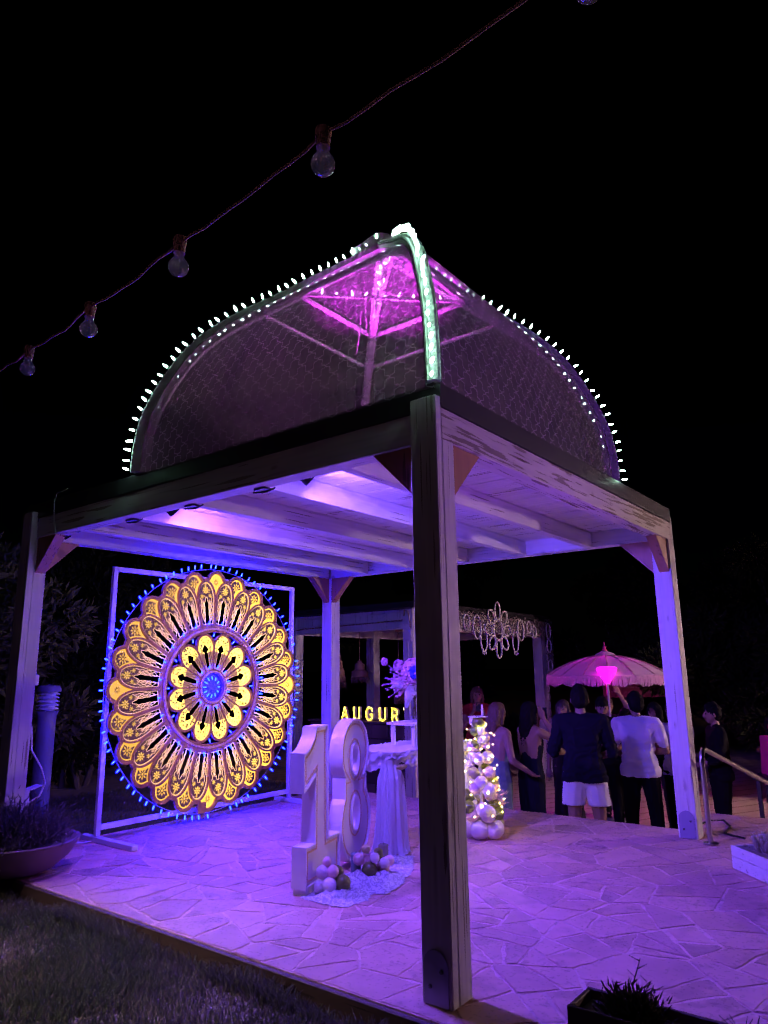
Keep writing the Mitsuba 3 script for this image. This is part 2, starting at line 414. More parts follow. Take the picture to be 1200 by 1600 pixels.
def stone_mesh(poly, r):
    ring = np.array(poly.exterior.coords)[:-1]
    if Polygon(ring).exterior.is_ccw is False: ring = ring[::-1]
    # split the long sides and chip them
    pts = []
    for i in range(len(ring)):
        a, b = ring[i], ring[(i + 1) % len(ring)]
        L = np.linalg.norm(b - a)
        n = max(1, int(L / 0.055))
        for k in range(n):
            q = a + (b - a) * k / n
            q = q + r.normal(0, 0.0042, 2)
            pts.append(q)
    ring = np.array(pts)
    p = Polygon(ring)
    if not p.is_valid: p = p.buffer(0)
    if p.geom_type != 'Polygon' or p.is_empty: return None
    ins = p.buffer(-0.006, join_style=2)
    if ins.geom_type != 'Polygon' or ins.is_empty: ins = p.buffer(-0.002, join_style=2)
    if ins.geom_type != 'Polygon' or ins.is_empty: return None
    z0, zs, zt = -0.012, r.uniform(-0.002, 0.0005), 0.0
    zt = zs + 0.0024
    tx, ty = r.normal(0, 0.0035, 2)
    c = np.array(p.centroid.coords[0])
    def ht(q, z): return z + (q[:, 0] - c[0]) * tx + (q[:, 1] - c[1]) * ty
    side = trimesh.creation.extrude_polygon(p, 0.012, engine='earcut')
    v = np.array(side.vertices)
    topm = v[:, 2] > 0.006
    v[topm, 2] = ht(v[topm], zs)
    v[~topm, 2] = z0
    side.vertices = v
    cap = trimesh.creation.extrude_polygon(ins, 0.004, engine='earcut')
    v = np.array(cap.vertices)
    topm = v[:, 2] > 0.002
    v[topm, 2] = ht(v[topm], zt)
    v[~topm, 2] = zs - 0.006
    cap.vertices = v
    return trimesh.util.concatenate([side, cap])

def put_stones():
    r = np.random.default_rng(9)
    st = make_stones()
    st.sort(key=lambda q: np.hypot(q.centroid.x - CAM[0], q.centroid.y - CAM[1]) - 1.2 * (q.area > 0.05))
    rest = []
    n = 0
    for q in st:
        m = stone_mesh(q, r)
        if m is None: continue
        d = np.array([q.centroid.x, q.centroid.y, 0]) - CAM
        z = d @ fw
        u = (d @ (rt0)) / z
        seen = abs(u) < 0.62 and z > 0.5
        if seen and n < 290:
            put('patio', 'stone', m, STONES[int(r.choice(5, p=[.3, .2, .2, .12, .18]))])
            n += 1
        else:
            rest.append(m)
    if rest:
        k = put('patio', 'outer_stones', cat(rest), STONES[0])
        labels[k] = {'label': 'remaining flagstones of the patio', 'kind': 'stuff'}
put_stones()

# ------------------------------------------------------------------ gazebo
gz = thing('gazebo', 'white weathered timber gazebo with a clear film dome on its flat roof', 'gazebo')
PT = ZT + 0.052
for (px_, py_) in ((0, 0), (0, 1), (1, 0), (1, 1)):
    x0 = 0 if px_ == 0 else W - S
    y0 = 0 if py_ == 0 else D - S
    if px_ == 0:
        ms = [bx(x0, x0 + 0.050, y0, y0 + S, 0.0, PT, 0.004), bx(x0 + 0.053, x0 + S, y0, y0 + S, 0.0, H, 0.004), bx(x0 + .02, x0 + S - .01, y0 + .004, y0 + S - .004, 0.001, H - .004)]
    else:
        ms = [bx(x0 + S - 0.050, x0 + S, y0, y0 + S, 0.0, PT, 0.004), bx(x0, x0 + S - 0.053, y0, y0 + S, 0.0, H, 0.004), bx(x0 + .01, x0 + S - .02, y0 + .004, y0 + S - .004, 0.001, H - .004)]
    k = put(gz, 'post', cat(ms), 'mat_white_wood_z')
    # arched steel shoe on the face towards -x, with two bolts
    arch = unary_union([sbox(-0.062, 0.0, 0.062, 0.15), affinity.scale(Point(0, 0.15).buffer(0.062, 16), 1, 1)])
    m = extr(arch, 0.004)
    M = basis([x0 - 0.0045, y0 + S / 2, 0.006], [0, -1, 0], [0, 0, 1], [-1, 0, 0])
    sh = put(k, 'shoe', place(m, M), 'mat_plate')
    for (a, b) in ((0.03, 0.14), (-0.028, 0.075)):
        put(k, 'bolt', cat(lathe([(0, 0), (0.009, 0), (0.008, 0.007), (0, 0.009)], 10)).apply_transform(basis([x0 - 0.008, y0 + S / 2 - a, b], [0, -1, 0], [0, 0, 1], [-1, 0, 0])), 'mat_bolt', 40)
put(gz, 'beam', bx(0.053, 0.170, S - 0.002, D - S + 0.002, H, ZT, 0.004), 'mat_white_wood_y')
put(gz, 'beam', bx(0.0535, W - 0.0535, 0.002, 0.125, H + .001, ZT - .001, 0.004), 'mat_peeling_wood')
put(gz, 'beam', bx(0.172, W - 0.172, D - 0.135, D - 0.012, H + .002, ZT - .002, 0.004), 'mat_white_wood_x')
put(gz, 'beam', bx(W - 0.170, W - 0.053, S - 0.002, D - S + 0.002, H, ZT, 0.004), 'mat_white_wood_y')
for y in (0.70, 1.385, 2.07, 2.755, 3.44):
    put(gz, 'rafter', bx(0.171, W - 0.171, y, y + 0.075, 2.502, 2.641, 0.003), 'mat_white_wood_x')
nb = 34
bw = (W - 0.36) / nb
for i in range(nb):
    xa = 0.18 + i * bw
    put(gz, 'ceiling_board', bx(xa + 0.003, xa + bw - 0.003, 0.127, D - 0.137, 2.644 + (i % 3) * 0.0008, 2.660, 0.002), 'mat_white_wood_y')
# roof edge and deck
fz = cat(bx(0.044, W - 0.044, -0.003, 0.030, ZT + 0.002, ZF), bx(0.044, W - 0.044, D - 0.033, D, ZT + 0.002, ZF),
         bx(0.0445, 0.075, 0.030, D - 0.033, ZT + 0.002, ZF), bx(W - 0.075, W - 0.0445, 0.030, D - 0.033, ZT + 0.002, ZF))
rk = put(gz, 'roof', bx(0.06, W - 0.06, 0.02, D - 0.02, 2.668, ZF - 0.014), 'mat_roof')
put(rk, 'fascia', fz, 'mat_fascia')
# knee braces: solid triangles between post and beam
def gusset(corner, ax, th=0.085):
    L = 0.29
    tri = Polygon([(0, 0), (L, 0), (0.0, -L)])
    m = extr(tri, th)
    ax = np.array(ax, float)
    side = np.cross(ax, [0, 0, 1.0])
    o = np.array(corner) - side * th / 2
    return place(m, basis(o, ax, [0, 0, 1], side))
for (px_, py_) in ((0, 0), (0, 1), (1, 0), (1, 1)):
    cx_ = S + .001 if px_ == 0 else W - S - .001
    cy_ = S + .001 if py_ == 0 else D - S - .001
    put(gz, 'brace', gusset((cx_, 0.062 if py_ == 0 else D - 0.075, H - .002), (1 if px_ == 0 else -1, 0, 0)), 'mat_brown_wood')
    put(gz, 'brace', gusset((0.108 if px_ == 0 else W - 0.11, cy_, H - .002), (0, 1 if py_ == 0 else -1, 0)), 'mat_brown_wood')

# dome
K = 1.04
ZR = np.array([(2.689, 1.263), (2.834, 1.262), (2.978, 1.253), (3.122, 1.234), (3.267, 1.197), (3.411, 1.146), (3.555, 1.086), (3.700, 1.010), (3.844, .900), (3.988, .752), (4.132, .575), (4.277, .405), (4.421, .235), (4.565, .060), (4.60, .022)])
ZR = np.stack([1.376 + (ZR[:, 0] - 1.376) * K, ZR[:, 1] * K], 1)
DC, AX = np.array([1.296, 1.320]), 0.978
from scipy.interpolate import PchipInterpolator
_zz = np.linspace(ZR[0, 0], ZR[-1, 0], 400)
_rr = PchipInterpolator(ZR[:, 0], ZR[:, 1])(_zz)
_rr = np.convolve(np.pad(_rr, 15, mode='edge'), np.ones(31) / 31, 'valid')
_rr = np.maximum(_rr - 0.022 - 0.030 * np.exp(-((_zz - 4.22) / .22) ** 2) * .4, 0.012)
_len = np.concatenate([[0], np.cumsum(np.hypot(np.diff(_zz), np.diff(_rr) * 1.4))])
def prof(t):
    """(z, r) at the fraction t of the rib's length"""
    l = np.asarray(t) * _len[-1]
    return np.interp(l, _len, _zz), np.interp(l, _len, _rr)
def rib_curve(sx, sy, ts):
    z, r = prof(ts)
    return np.stack([DC[0] + sx * r * AX, DC[1] + sy * r, z], -1)
def rib_frames(sx, sy, ts):
    C = rib_curve(sx, sy, ts)
    tan = np.gradient(C, axis=0)
    tan /= np.linalg.norm(tan, axis=1, keepdims=True)
    side = np.array([-sy, sx * AX, 0.0])
    side /= np.linalg.norm(side)
    out = np.cross(tan, side)
    if (out[0] @ np.array([sx, sy, 0])) < 0: out = -out
    return C, tan, side, out
def strip(C, side, out, a0, a1, o0, o1):
    """sweep of a rectangle: a across (side), o outwards"""
    n = len(C)
    V = np.concatenate([C + side * a + out * o for (a, o) in ((a0, o0), (a1, o0), (a1, o1), (a0, o1))])
    F = []
    for i in range(n - 1):
        for k in range(4):
            l = (k + 1) % 4
            F += [[k * n + i, l * n + i, l * n + i + 1], [k * n + i, l * n + i + 1, k * n + i + 1]]
    F += [[0, n, 2 * n], [0, 2 * n, 3 * n], [n - 1, 3 * n - 1, 2 * n - 1], [n - 1, 4 * n - 1, 3 * n - 1]]
    m = trimesh.Trimesh(V, F, process=False)
    m.fix_normals()
    return m
dm = thing('dome', 'clear dome with lattice printed film, arched white ribs and bars on the gazebo roof', 'dome')
ts = np.linspace(0.02, 1, 60)
RIBS = {}
for (sx, sy) in ((-1, -1), (-1, 1), (1, -1), (1, 1)):
    C, tan, side, out = rib_frames(sx, sy, ts)
    RIBS[sx, sy] = (C, tan, side, out)
    k = put(dm, 'rib', cat(strip(C, side, out, -0.036, 0.036, -0.038, 0.022), strip(C, side, out, -0.016, 0.016, 0.022, 0.036)), 'mat_alu' if (sx, sy) == (-1, -1) else 'mat_frame_white')
    if (sx, sy) == (-1, -1): put(k, 'gasket', cat(strip(C, side, out, -0.0405, -0.0365, 0.006, 0.016), strip(C, side, out, 0.0365, 0.0405, 0.006, 0.016)), 'mat_gasket')
    put(dm, 'inner_bar', strip(C - out * 0.062, side, out, -0.024, 0.024, -0.02, 0.02), 'mat_frame_white')
def ring_bars(z, w, name):
    r = float(np.interp(z, _zz, _rr)) - 0.05
    cs = [np.array([DC[0] + a * r * AX, DC[1] + b * r, z]) for (a, b) in ((-1, -1), (1, -1), (1, 1), (-1, 1))]
    for i in range(4):
        put(dm, name, bar(cs[i], cs[(i + 1) % 4], w, w), 'mat_frame_white')
    return cs
ring_bars(4.10, 0.022, 'lower_ring_bar')
UR = ring_bars(4.272, 0.027, 'upper_ring_bar')
put(dm, 'cross_bar', bar(UR[1], UR[3], 0.020, 0.020), 'mat_frame_white')
put(dm, 'cross_bar', bar(UR[0] + [0, 0, .032], UR[2] + [0, 0, .032], 0.020, 0.020), 'mat_frame_white')
put(dm, 'king_post', bar((DC[0], DC[1], 4.30), (DC[0], DC[1], 4.68), 0.03, 0.03, (1, 0, 0)), 'mat_frame_white')
# film: four cylinder sheets between the ribs
tf = np.linspace(0.01, 0.985, 70)
for (ax_, sg) in ((0, -1), (1, -1), (0, 1), (1, 1)):
    z, r = prof(tf)
    n = 26
    s_ = np.linspace(-1, 1, n)
    V, UV = [], []
    al = np.concatenate([[0], np.cumsum(np.hypot(np.diff(z), np.diff(r)))])
    for j in range(len(z)):
        bulge = 0.0
        if ax_ == 0:
            P = np.stack([np.full(n, DC[0] + sg * r[j] * AX), DC[1] + s_ * r[j], np.full(n, z[j])], 1)
        else:
            P = np.stack([DC[0] + s_ * r[j] * AX, np.full(n, DC[1] + sg * r[j]), np.full(n, z[j])], 1)
        V.append(P)
        UV.append(np.stack([s_ * r[j], np.full(n, al[j])], 1))
    V, UV = np.vstack(V), np.vstack(UV)
    F = []
    for j in range(len(z) - 1):
        for i in range(n - 1):
            a = j * n + i
            F += [[a, a + 1, a + n + 1], [a, a + n + 1, a + n]]
    put(dm, 'film_panel', trimesh.Trimesh(V, F, process=False), 'mat_film', smooth=True, uv=UV)
# cap plates at the tip
ap = np.array([DC[0], DC[1], 4.72])
for (sx, sy) in ((-1, 1), (1, -1), (1, 1)):
    d = np.array([sx, sy, 0]) / math.sqrt(2)
    sd = np.array([-d[1], d[0], 0])
    pl = Polygon([(0.0, 0.02), (0.23, -0.09), (0.26, -0.05), (0.05, 0.13), (0.0, 0.14)])
    m = extr(pl, 0.012)
    put(dm, 'cap_plate', place(m, basis(ap - sd * 0.006, d, [0, 0, 1], sd)), 'mat_frame_white')
for i in range(4):
    a = np.array([DC[0] - 0.25 + 0.1 * i, DC[1] + 0.12 * i - 0.1, 4.27])
    b = a + np.array([0.16 + 0.03 * i, -0.28 + 0.2 * i, -0.06])
    q = np.linspace(0, 1, 12)[:, None]
    put(dm, 'hanging_wire', tube(a * (1 - q) + b * q + np.array([0, 0, -1]) * (4 * q * (1 - q)) * (0.10 + 0.05 * i), 0.0028, 5), 'mat_wire')

# strings of small bulbs along the ribs
scene['mat_led'] = {'type': 'diffuse', 'reflectance': rgb((0.06, 0.06, 0.06))}
bulb_shape = lathe([(0.0, 0.0), (0.0048, 0.001), (0.0060, 0.008), (0.0052, 0.018), (0.0028, 0.025), (0.0, 0.028)], 10)
LED_W = mikit.ply(bulb_shape, 'mat_led', smooth=True, **glow((14.0, 26.0, 19.5), 0.10))
LED_P = mikit.ply(bulb_shape, 'mat_led', smooth=True, **glow((20.0, 6.0, 21), 0.08))
LED_B = mikit.ply(lathe([(0.0, 0.0), (0.0052, 0.001), (0.0064, 0.010), (0.0060, 0.024), (0.0030, 0.031), (0.0, 0.033)], 10), 'mat_led', smooth=True, **glow((0.14, 0.50, 270.0), 0.25))
sock_shape = mikit.ply(lathe([(0.0, -0.014), (0.0055, -0.014), (0.0065, -0.002), (0.005, 0.001), (0.0, 0.001)], 8), 'mat_wire', smooth=40)
RN = {(-1, -1): 'nearest', (-1, 1): 'left', (1, -1): 'right', (1, 1): 'far'}
for key, where in RN.items():
    C, tan, side, out = RIBS[key]
    fl = thing('fairy_lights', f'string of white lit bulbs along the {where} rib of the dome', 'fairy lights', 'bulb strings on the ribs of the dome')
    off = 0.022 if key == (-1, -1) else 0.0
    L = C + side * (-off if key == (-1, -1) else off) + out * 0.041
    if key == (-1, 1): putd(fl, 'bulb', LED_W, Mt((DC[0] - .03, DC[1] + .03, 4.80), (0, 0, 1), 2.0))
    put(fl, 'cable', tube(L + side * (0.004 * np.sin(np.arange(len(L)) * 2.1))[:, None], 0.003, 5), 'mat_wire')
    tt = np.linspace(0.004, 0.72 if key == (-1, -1) else 0.975, 30 if key == (-1, -1) else 37)
    q = np.random.default_rng(hash(where) % 1 + len(where))
    for t in tt:
        i = t * (len(C) - 1)
        P = np.array([np.interp(i, np.arange(len(L)), L[:, c]) for c in range(3)])
        o = np.array([np.interp(i, np.arange(len(L)), out[:, c]) for c in range(3)])
        o = o + q.normal(0, 0.20, 3) + np.array([0, 0, 0.10])
        o /= np.linalg.norm(o)
        b = putd(fl, 'bulb', LED_W, Mt(P + o * 0.014, o, 1.62 + q.normal(0, 0.12)))
pl_ = thing('fairy_lights', 'string of bulbs lit pink, wound round the cross bars inside the dome tip', 'fairy lights')
q = np.random.default_rng(4)
for (a, b, n) in ((UR[1], UR[3], 11), (UR[0] + [0, 0, .03], UR[2] + [0, 0, .03], 9), (UR[1], UR[0], 5), (np.array([DC[0], DC[1], 4.3]), np.array([DC[0] - .01, DC[1], 4.68]), 8), (UR[2], np.array([DC[0], DC[1], 4.66]), 5)):
    put(pl_, 'cable', tube(np.linspace(a, b, 14) + q.normal(0, 0.006, (14, 3)) + [0, 0, 0.022], 0.0028, 5), 'mat_wire')
    for i in range(n):
        P = a + (b - a) * (i + 0.5) / n + np.array([0, 0, 0.022]) + q.normal(0, 0.008, 3)
        o = np.array([q.normal(0, .5), q.normal(0, .5), 1.0]) if abs((b - a)[2]) < 0.1 else np.array([q.normal(), q.normal(), 0.2])
        putd(pl_, 'bulb', LED_P, Mt(P, o, 1.5))

# lamps of the gazebo: two floods under the ceiling, one spot standing on the roof inside the dome, one flood on the patio outside
def flood(name, label, o, d, r, rad, w, group=None):
    k = thing(name, label, 'spotlight', group)
    d = np.array(d, float) / np.linalg.norm(d)
    body = lathe([(0.0, -0.075), (r * 0.75, -0.072), (r * 1.02, -0.05), (r * 1.12, -0.004), (r * 1.12, 0.012), (r * 1.03, 0.012), (r * 1.0, -0.002), (0.0, -0.002)], 24)
    a, b, c = frame_of(d)
    M = basis(o, a, b, c)
    put(k, 'body', place(body, M), 'mat_black', 40)
    lens = lathe([(0.0, 0.0), (r * 0.97, 0.0), (r * 0.97, 0.003), (0.0, 0.004)], 24)
    put(k, 'lens', place(lens, M), 'mat_led', 40, **glow(rad, w))
    yk = [np.array(o) + a * r * 1.2 - c * 0.03, np.array(o) + a * r * 1.2 - c * 0.085, np.array(o) - a * r * 1.2 - c * 0.085, np.array(o) - a * r * 1.2 - c * 0.03]
    put(k, 'yoke', tube(yk, 0.008, 6), 'mat_black')
    return k
flood('spotlight', 'black flood lamp clamped behind the left beam near the gazebo middle', (0.27, 1.10, 2.543), (0.68, -0.40, -0.58), 0.055, VIOLET_A, 14, 'flood lamps under the gazebo ceiling')
flood('spotlight', 'black flood lamp clamped behind the left beam towards the light wheel', (0.27, 2.45, 2.543), (0.75, -0.24, -0.61), 0.055, VIOLET_B, 14, 'flood lamps under the gazebo ceiling')

def spot(name, label, o, target, r, inten, cut, beam, w):
    k = thing(name, label, 'spotlight')
    d = np.array(target, float) - np.array(o, float)
    d /= np.linalg.norm(d)
    a, b, c = frame_of(d)
    M = basis(o, a, b, c)
    put(k, 'body', place(lathe([(0.0, -0.15), (r * 0.75, -0.145), (r * 1.02, -0.10), (r * 1.1, 0.0), (r * 1.1, 0.03), (r * 1.02, 0.03), (r * 1.0, -0.01), (0.0, -0.01)], 24), M), 'mat_black', 40)
    put(k, 'yoke', tube([np.array(o) + a * r * 1.2 - c * 0.05, np.array(o) + a * r * 1.2 - c * 0.17, np.array(o) - a * r * 1.2 - c * 0.17, np.array(o) - a * r * 1.2 - c * 0.05], 0.008, 6), 'mat_black')
    p = np.array(o) + d * 0.035
    scene[k + '_beam'] = {'type': 'spot', 'intensity': rgb(np.array(inten) * G), 'cutoff_angle': cut, 'beam_width': beam, 'sampling_weight': float(w),
                          'to_world': T().look_at(origin=p.tolist(), target=(p + d).tolist(), up=a.tolist())}
    return k
dl = spot('spotlight', 'small black spotlight on the roof inside the dome, aimed at its tip', (DC[0], DC[1], 2.93), (DC[0], DC[1], 4.6), 0.05, (95, 3.4, 105), 27, 9, 6)
scene[dl + '_spill'] = {**scene[dl + '_beam'], 'intensity': rgb(np.array((1.1, 0.34, 1.35)) * G), 'cutoff_angle': 86, 'beam_width': 62, 'sampling_weight': 4.0}
spot('spotlight', 'black spotlight on the patio off to the right, aimed up at the gazebo corner', (2.2, -3.0, 0.16), (0.9, 0.0, 3.0), 0.06, (8.5, 1.9, 25), 30, 10, 5)

# ------------------------------------------------------------------ light wheel on its stand
RO, RC = 1.155, np.array([1.925, 4.03, 1.245])
RM = basis(RC, [1, 0, 0], [0, 0, 1], [0, -1, 0])       # local x right, y up, z towards the viewer's side
def pol(r, a): return (r * math.sin(a), r * math.cos(a))
NP = 24
DA = 2 * PI / NP
def arch(a0, half, r0, r1, r2, inset):
    """pointed petal opening about the angle a0: straight radial sides from r0 to r1, pointed arch to r2"""
    L, R = [], []
    for t in np.linspace(0, 1, 6):
        r = r0 + (r1 - r0) * t
        w = math.tan(half) * r - inset
        L.append((-w, r)); R.append((w, r))
    w1 = math.tan(half) * r1 - inset
    for t in np.linspace(0.12, 1, 9):
        x = w1 * math.cos(t * PI / 2) ** 0.85 if t < 1 else 0
        y = r1 + (r2 - r1) * math.sin(t * PI / 2) ** 1.0
        L.append((-x, y)); R.append((x, y))
    P = Polygon(L + R[::-1]).buffer(0)
    return affinity.rotate(P, -math.degrees(a0), origin=(0, 0))
scallop = unary_union([Point(0, 0).buffer(1.085, 64)] + [Point(*pol(1.045, k * DA)).buffer(0.118, 16) for k in range(NP)])
petals = [arch((k + .5) * DA, DA / 2, 0.615, 0.86, 1.045, 0.014) for k in range(NP)]
allp = unary_union([p.buffer(0.017) for p in petals])
inner = scallop.buffer(-0.032)
band = inner.difference(allp).difference(Point(0, 0).buffer(0.87, 64))
spandrels = sorted([g for g in getattr(band, 'geoms', [band]) if g.area > 0.004], key=lambda g: math.atan2(g.centroid.x, g.centroid.y))
ip = [arch((k + .5) * PI / 6, PI / 12, 0.175, 0.385, 0.515, 0.007) for k in range(12)]
ip = [affinity.rotate(p, 0, origin=(0, 0)) for p in ip]
ring_open = [g for g in Point(0, 0).buffer(0.545, 64).difference(unary_union([p.buffer(0.016) for p in ip] + [LineString([pol(.45, (k + .5) * PI / 6), pol(.6, (k + .5) * PI / 6)]).buffer(0.016) for k in range(12)])).difference(Point(0, 0).buffer(0.40, 48)).geoms if g.area > 0.0008]
ring_open = [g.buffer(-0.006) for g in ring_open]
board = scallop
for g in petals + spandrels + ip + ring_open: board = board.difference(g)
board = board.difference(Point(0, 0).buffer(0.135, 40))

lw = thing('rosette', 'round lit rosette of gold petals ringed with blue bulbs under the gazebo', 'light display')
put(lw, 'board', place(extr(board.simplify(0.0012), 0.030), RM), 'mat_luminaria')
def off(z): return RM @ trimesh.transformations.translation_matrix([0, 0, z])
# raised mouldings
hoop = Point(0, 0).buffer(0.580, 24).difference(Point(0, 0).buffer(0.562, 24))
hub = Point(0, 0).buffer(0.158, 32).difference(Point(0, 0).buffer(0.142, 32))
put(lw, 'moulding', place(extr(hoop, 0.014), off(0.030)), 'mat_gold_line')
put(lw, 'moulding', place(extr(hub, 0.012), off(0.030)), 'mat_gold_line')
def flower(c, r, n=8):
    g = [Point(c).buffer(r * 0.24, 6)]
    for k in range(n):
        e = affinity.scale(Point(0, 0).buffer(1, 5), r * 0.16, r * 0.34)
        e = affinity.translate(e, 0, r * 0.66)
        g.append(affinity.translate(affinity.rotate(e, 360 * k / n, origin=(0, 0)), *c))
    return unary_union(g)
GOLD = np.array((1.9, 0.95, 0.08))
HOT = np.array((3.4, 2.0, 0.30))
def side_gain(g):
    """angle-dependent brightness put into each pane: brighter towards the right-hand side of the wheel"""
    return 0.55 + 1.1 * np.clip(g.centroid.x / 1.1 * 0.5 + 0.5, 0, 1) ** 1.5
for k, g in enumerate(spandrels):
    gain = side_gain(g)
    a = math.atan2(g.centroid.x, g.centroid.y)
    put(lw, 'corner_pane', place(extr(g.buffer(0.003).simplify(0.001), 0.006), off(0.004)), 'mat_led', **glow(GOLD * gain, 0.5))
    plain = min(abs(math.sin(2 * a)), 1) < 0.12
    c = (g.centroid.x, g.centroid.y)
    u_, v_ = (math.sin(a), math.cos(a)), (math.cos(a), -math.sin(a))
    fl = flower(c, 0.050)
    dots = []
    rr = np.random.default_rng(k)
    for _ in range(26):
        q_ = (c[0] + rr.normal(0, 0.05), c[1] + rr.normal(0, 0.05))
        if Point(q_).distance(fl) > 0.012 and all(Point(q_).distance(d) > 0.012 for d in dots): dots.append(Point(q_).buffer(rr.uniform(0.006, 0.011), 4))
    left = affinity.translate(g, -0.030 * v_[0], -0.030 * v_[1])
    cov = g.buffer(-0.014).intersection(left.buffer(-0.004)).difference(fl).difference(unary_union(dots)).difference(LineString([c, (c[0] - u_[0] * 0.12, c[1] - u_[1] * 0.12)]).buffer(0.004))
    if plain: cov = cov.buffer(-0.001).intersection(Point(c).buffer(0.03)).difference(fl)
    m = extr(cov.simplify(0.0012), 0.004)
    if m is not None:
        q_ = put(lw, 'fretwork', place(m, off(0.012)), 'mat_umber')
        labels[q_] = {'label': 'dark fretwork pierced with a flower', 'kind': 'stuff'}
for k, g in enumerate(petals):
    a0 = (k + .5) * DA
    def rot(p): return affinity.rotate(p, -math.degrees(a0), origin=(0, 0))
    # opening, stepped like carved drapery
    st, rr = [], np.random.default_rng(100 + k)
    w = 0.020
    for (y, wx) in ((0.605, .026), (0.655, .026), (0.655, .020), (0.70, .023), (0.70, .014), (0.755, .021), (0.79, .016), (0.83, .025), (0.845, .010), (0.885, .0)):
        st.append((wx * .78, y))
    void = Polygon([(-x, y) for x, y in st] + [(x, y) for x, y in st[::-1]]).buffer(0)
    pane = rot(arch(0, DA / 2, 0.615, 0.86, 1.045, 0.010))
    gain = side_gain(g)
    tipp = rot(arch(0, DA / 2, 0.80, 0.86, 1.045, 0.010))
    V_ = rot(void)
    plate = pane.difference(V_.buffer(0.010)).difference(rot(sbox(-0.2, 0.3, 0.2, 0.72)))
    m = extr(plate.simplify(0.0012), 0.006)
    put(lw, 'petal_plate', place(m, off(0.004)), 'mat_umber')
    lines = [pane.buffer(-0.010).exterior.intersection(rot(sbox(-.3, .62, .3, 1.2))).buffer(0.0026, 2), V_.buffer(0.010).exterior.intersection(rot(sbox(-.3, .62, .3, 1.2))).buffer(0.0024, 2)]
    for s_ in (-1, 1):
        w_ = [(s_ * (0.066 + 0.007 * math.sin(i * 2.3 + k)), 0.72 + 0.024 * i) for i in range(8)]
        lines.append(rot(LineString(w_)).buffer(0.0024, 2))
        w_ = [(s_ * (0.034 + 0.006 * math.sin(i * 3.1 + k)), 0.64 + 0.022 * i) for i in range(11)]
        lines.append(rot(LineString(w_)).buffer(0.0022, 2))
        w_ = [(s_ * (0.052 + 0.010 * math.sin(i * 1.9 + k)), 0.66 + 0.026 * i) for i in range(8)]
        lines.append(rot(LineString(w_)).buffer(0.0022, 2))
        w_ = [(s_ * (0.044 + 0.006 * math.sin(i * 2.7 + 1)), 0.70 + 0.022 * i) for i in range(8)]
        lines.append(rot(LineString(w_)).buffer(0.0020, 2))
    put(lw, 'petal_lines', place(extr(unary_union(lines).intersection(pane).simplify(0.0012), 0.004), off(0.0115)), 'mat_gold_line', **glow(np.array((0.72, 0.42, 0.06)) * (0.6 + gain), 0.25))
    fl = [flower((0, 0.965), 0.040, 8), flower((-0.050, 0.905), 0.022, 6), flower((0.050, 0.905), 0.022, 6), flower((0.0, 1.015), 0.014, 5)]
    for _ in range(16):
        q_ = Point(rr.normal(0, 0.05), rr.uniform(0.86, 1.02))
        if all(q_.distance(z_) > 0.010 for z_ in fl): fl.append(q_.buffer(rr.uniform(0.003, 0.0065), 3))
    F_ = rot(unary_union(fl)).intersection(pane.buffer(-0.014)).difference(V_.buffer(0.014))
    tipl = tipp.difference(tipp.buffer(-0.007)).intersection(rot(sbox(-.3, .88, .3, 1.2)))
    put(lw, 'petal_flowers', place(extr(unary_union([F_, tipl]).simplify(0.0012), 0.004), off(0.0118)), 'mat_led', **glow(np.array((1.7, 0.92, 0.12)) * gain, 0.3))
for k, g in enumerate(ip):
    a0 = (k + .5) * PI / 6
    def rot(p): return affinity.rotate(p, -math.degrees(a0), origin=(0, 0))
    void = rot(Polygon([(-.012, .20), (-.020, .33), (-.010, .35), (-.036, .372), (-.02, .40), (0, .425), (.02, .40), (.036, .372), (.010, .35), (.020, .33), (.012, .20)]).buffer(0.001))
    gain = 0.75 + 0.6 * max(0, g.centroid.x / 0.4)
    head = g.difference(void.buffer(0.004)).intersection(rot(sbox(-.3, .345, .3, .6)))
    stem = g.difference(void.buffer(0.004)).intersection(rot(sbox(-.3, .15, .3, .345)))
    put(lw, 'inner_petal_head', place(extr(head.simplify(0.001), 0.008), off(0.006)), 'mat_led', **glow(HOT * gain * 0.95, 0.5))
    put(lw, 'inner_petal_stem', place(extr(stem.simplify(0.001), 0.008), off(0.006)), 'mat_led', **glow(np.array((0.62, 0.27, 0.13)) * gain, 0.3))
    rr = np.random.default_rng(300 + k)
    sp = []
    for _ in range(70):
        q_ = rot(Point(rr.uniform(-.11, .11), rr.uniform(.34, .51)))
        if head.buffer(-0.008).contains(q_): sp.append(affinity.scale(q_.buffer(rr.uniform(0.0035, 0.007), 3), rr.uniform(.6, 1.7), 1))
    for s_ in (-1, 1):
        sp.append(rot(LineString([(s_ * (0.036 + 0.008 * math.sin(i * 2.2)), 0.20 + 0.02 * i) for i in range(8)]).buffer(0.003)).intersection(stem))
        sp.append(rot(LineString([(s_ * (0.055 + 0.006 * math.sin(i * 2.9 + 1)), 0.26 + 0.02 * i) for i in range(7)]).buffer(0.003)).intersection(g))
    q_ = put(lw, 'fretwork', place(extr(unary_union(sp).difference(void), 0.003), off(0.0145)), 'mat_umber')
    labels[q_] = {'label': 'dark specks and lines carved on the lit petal', 'kind': 'stuff'}
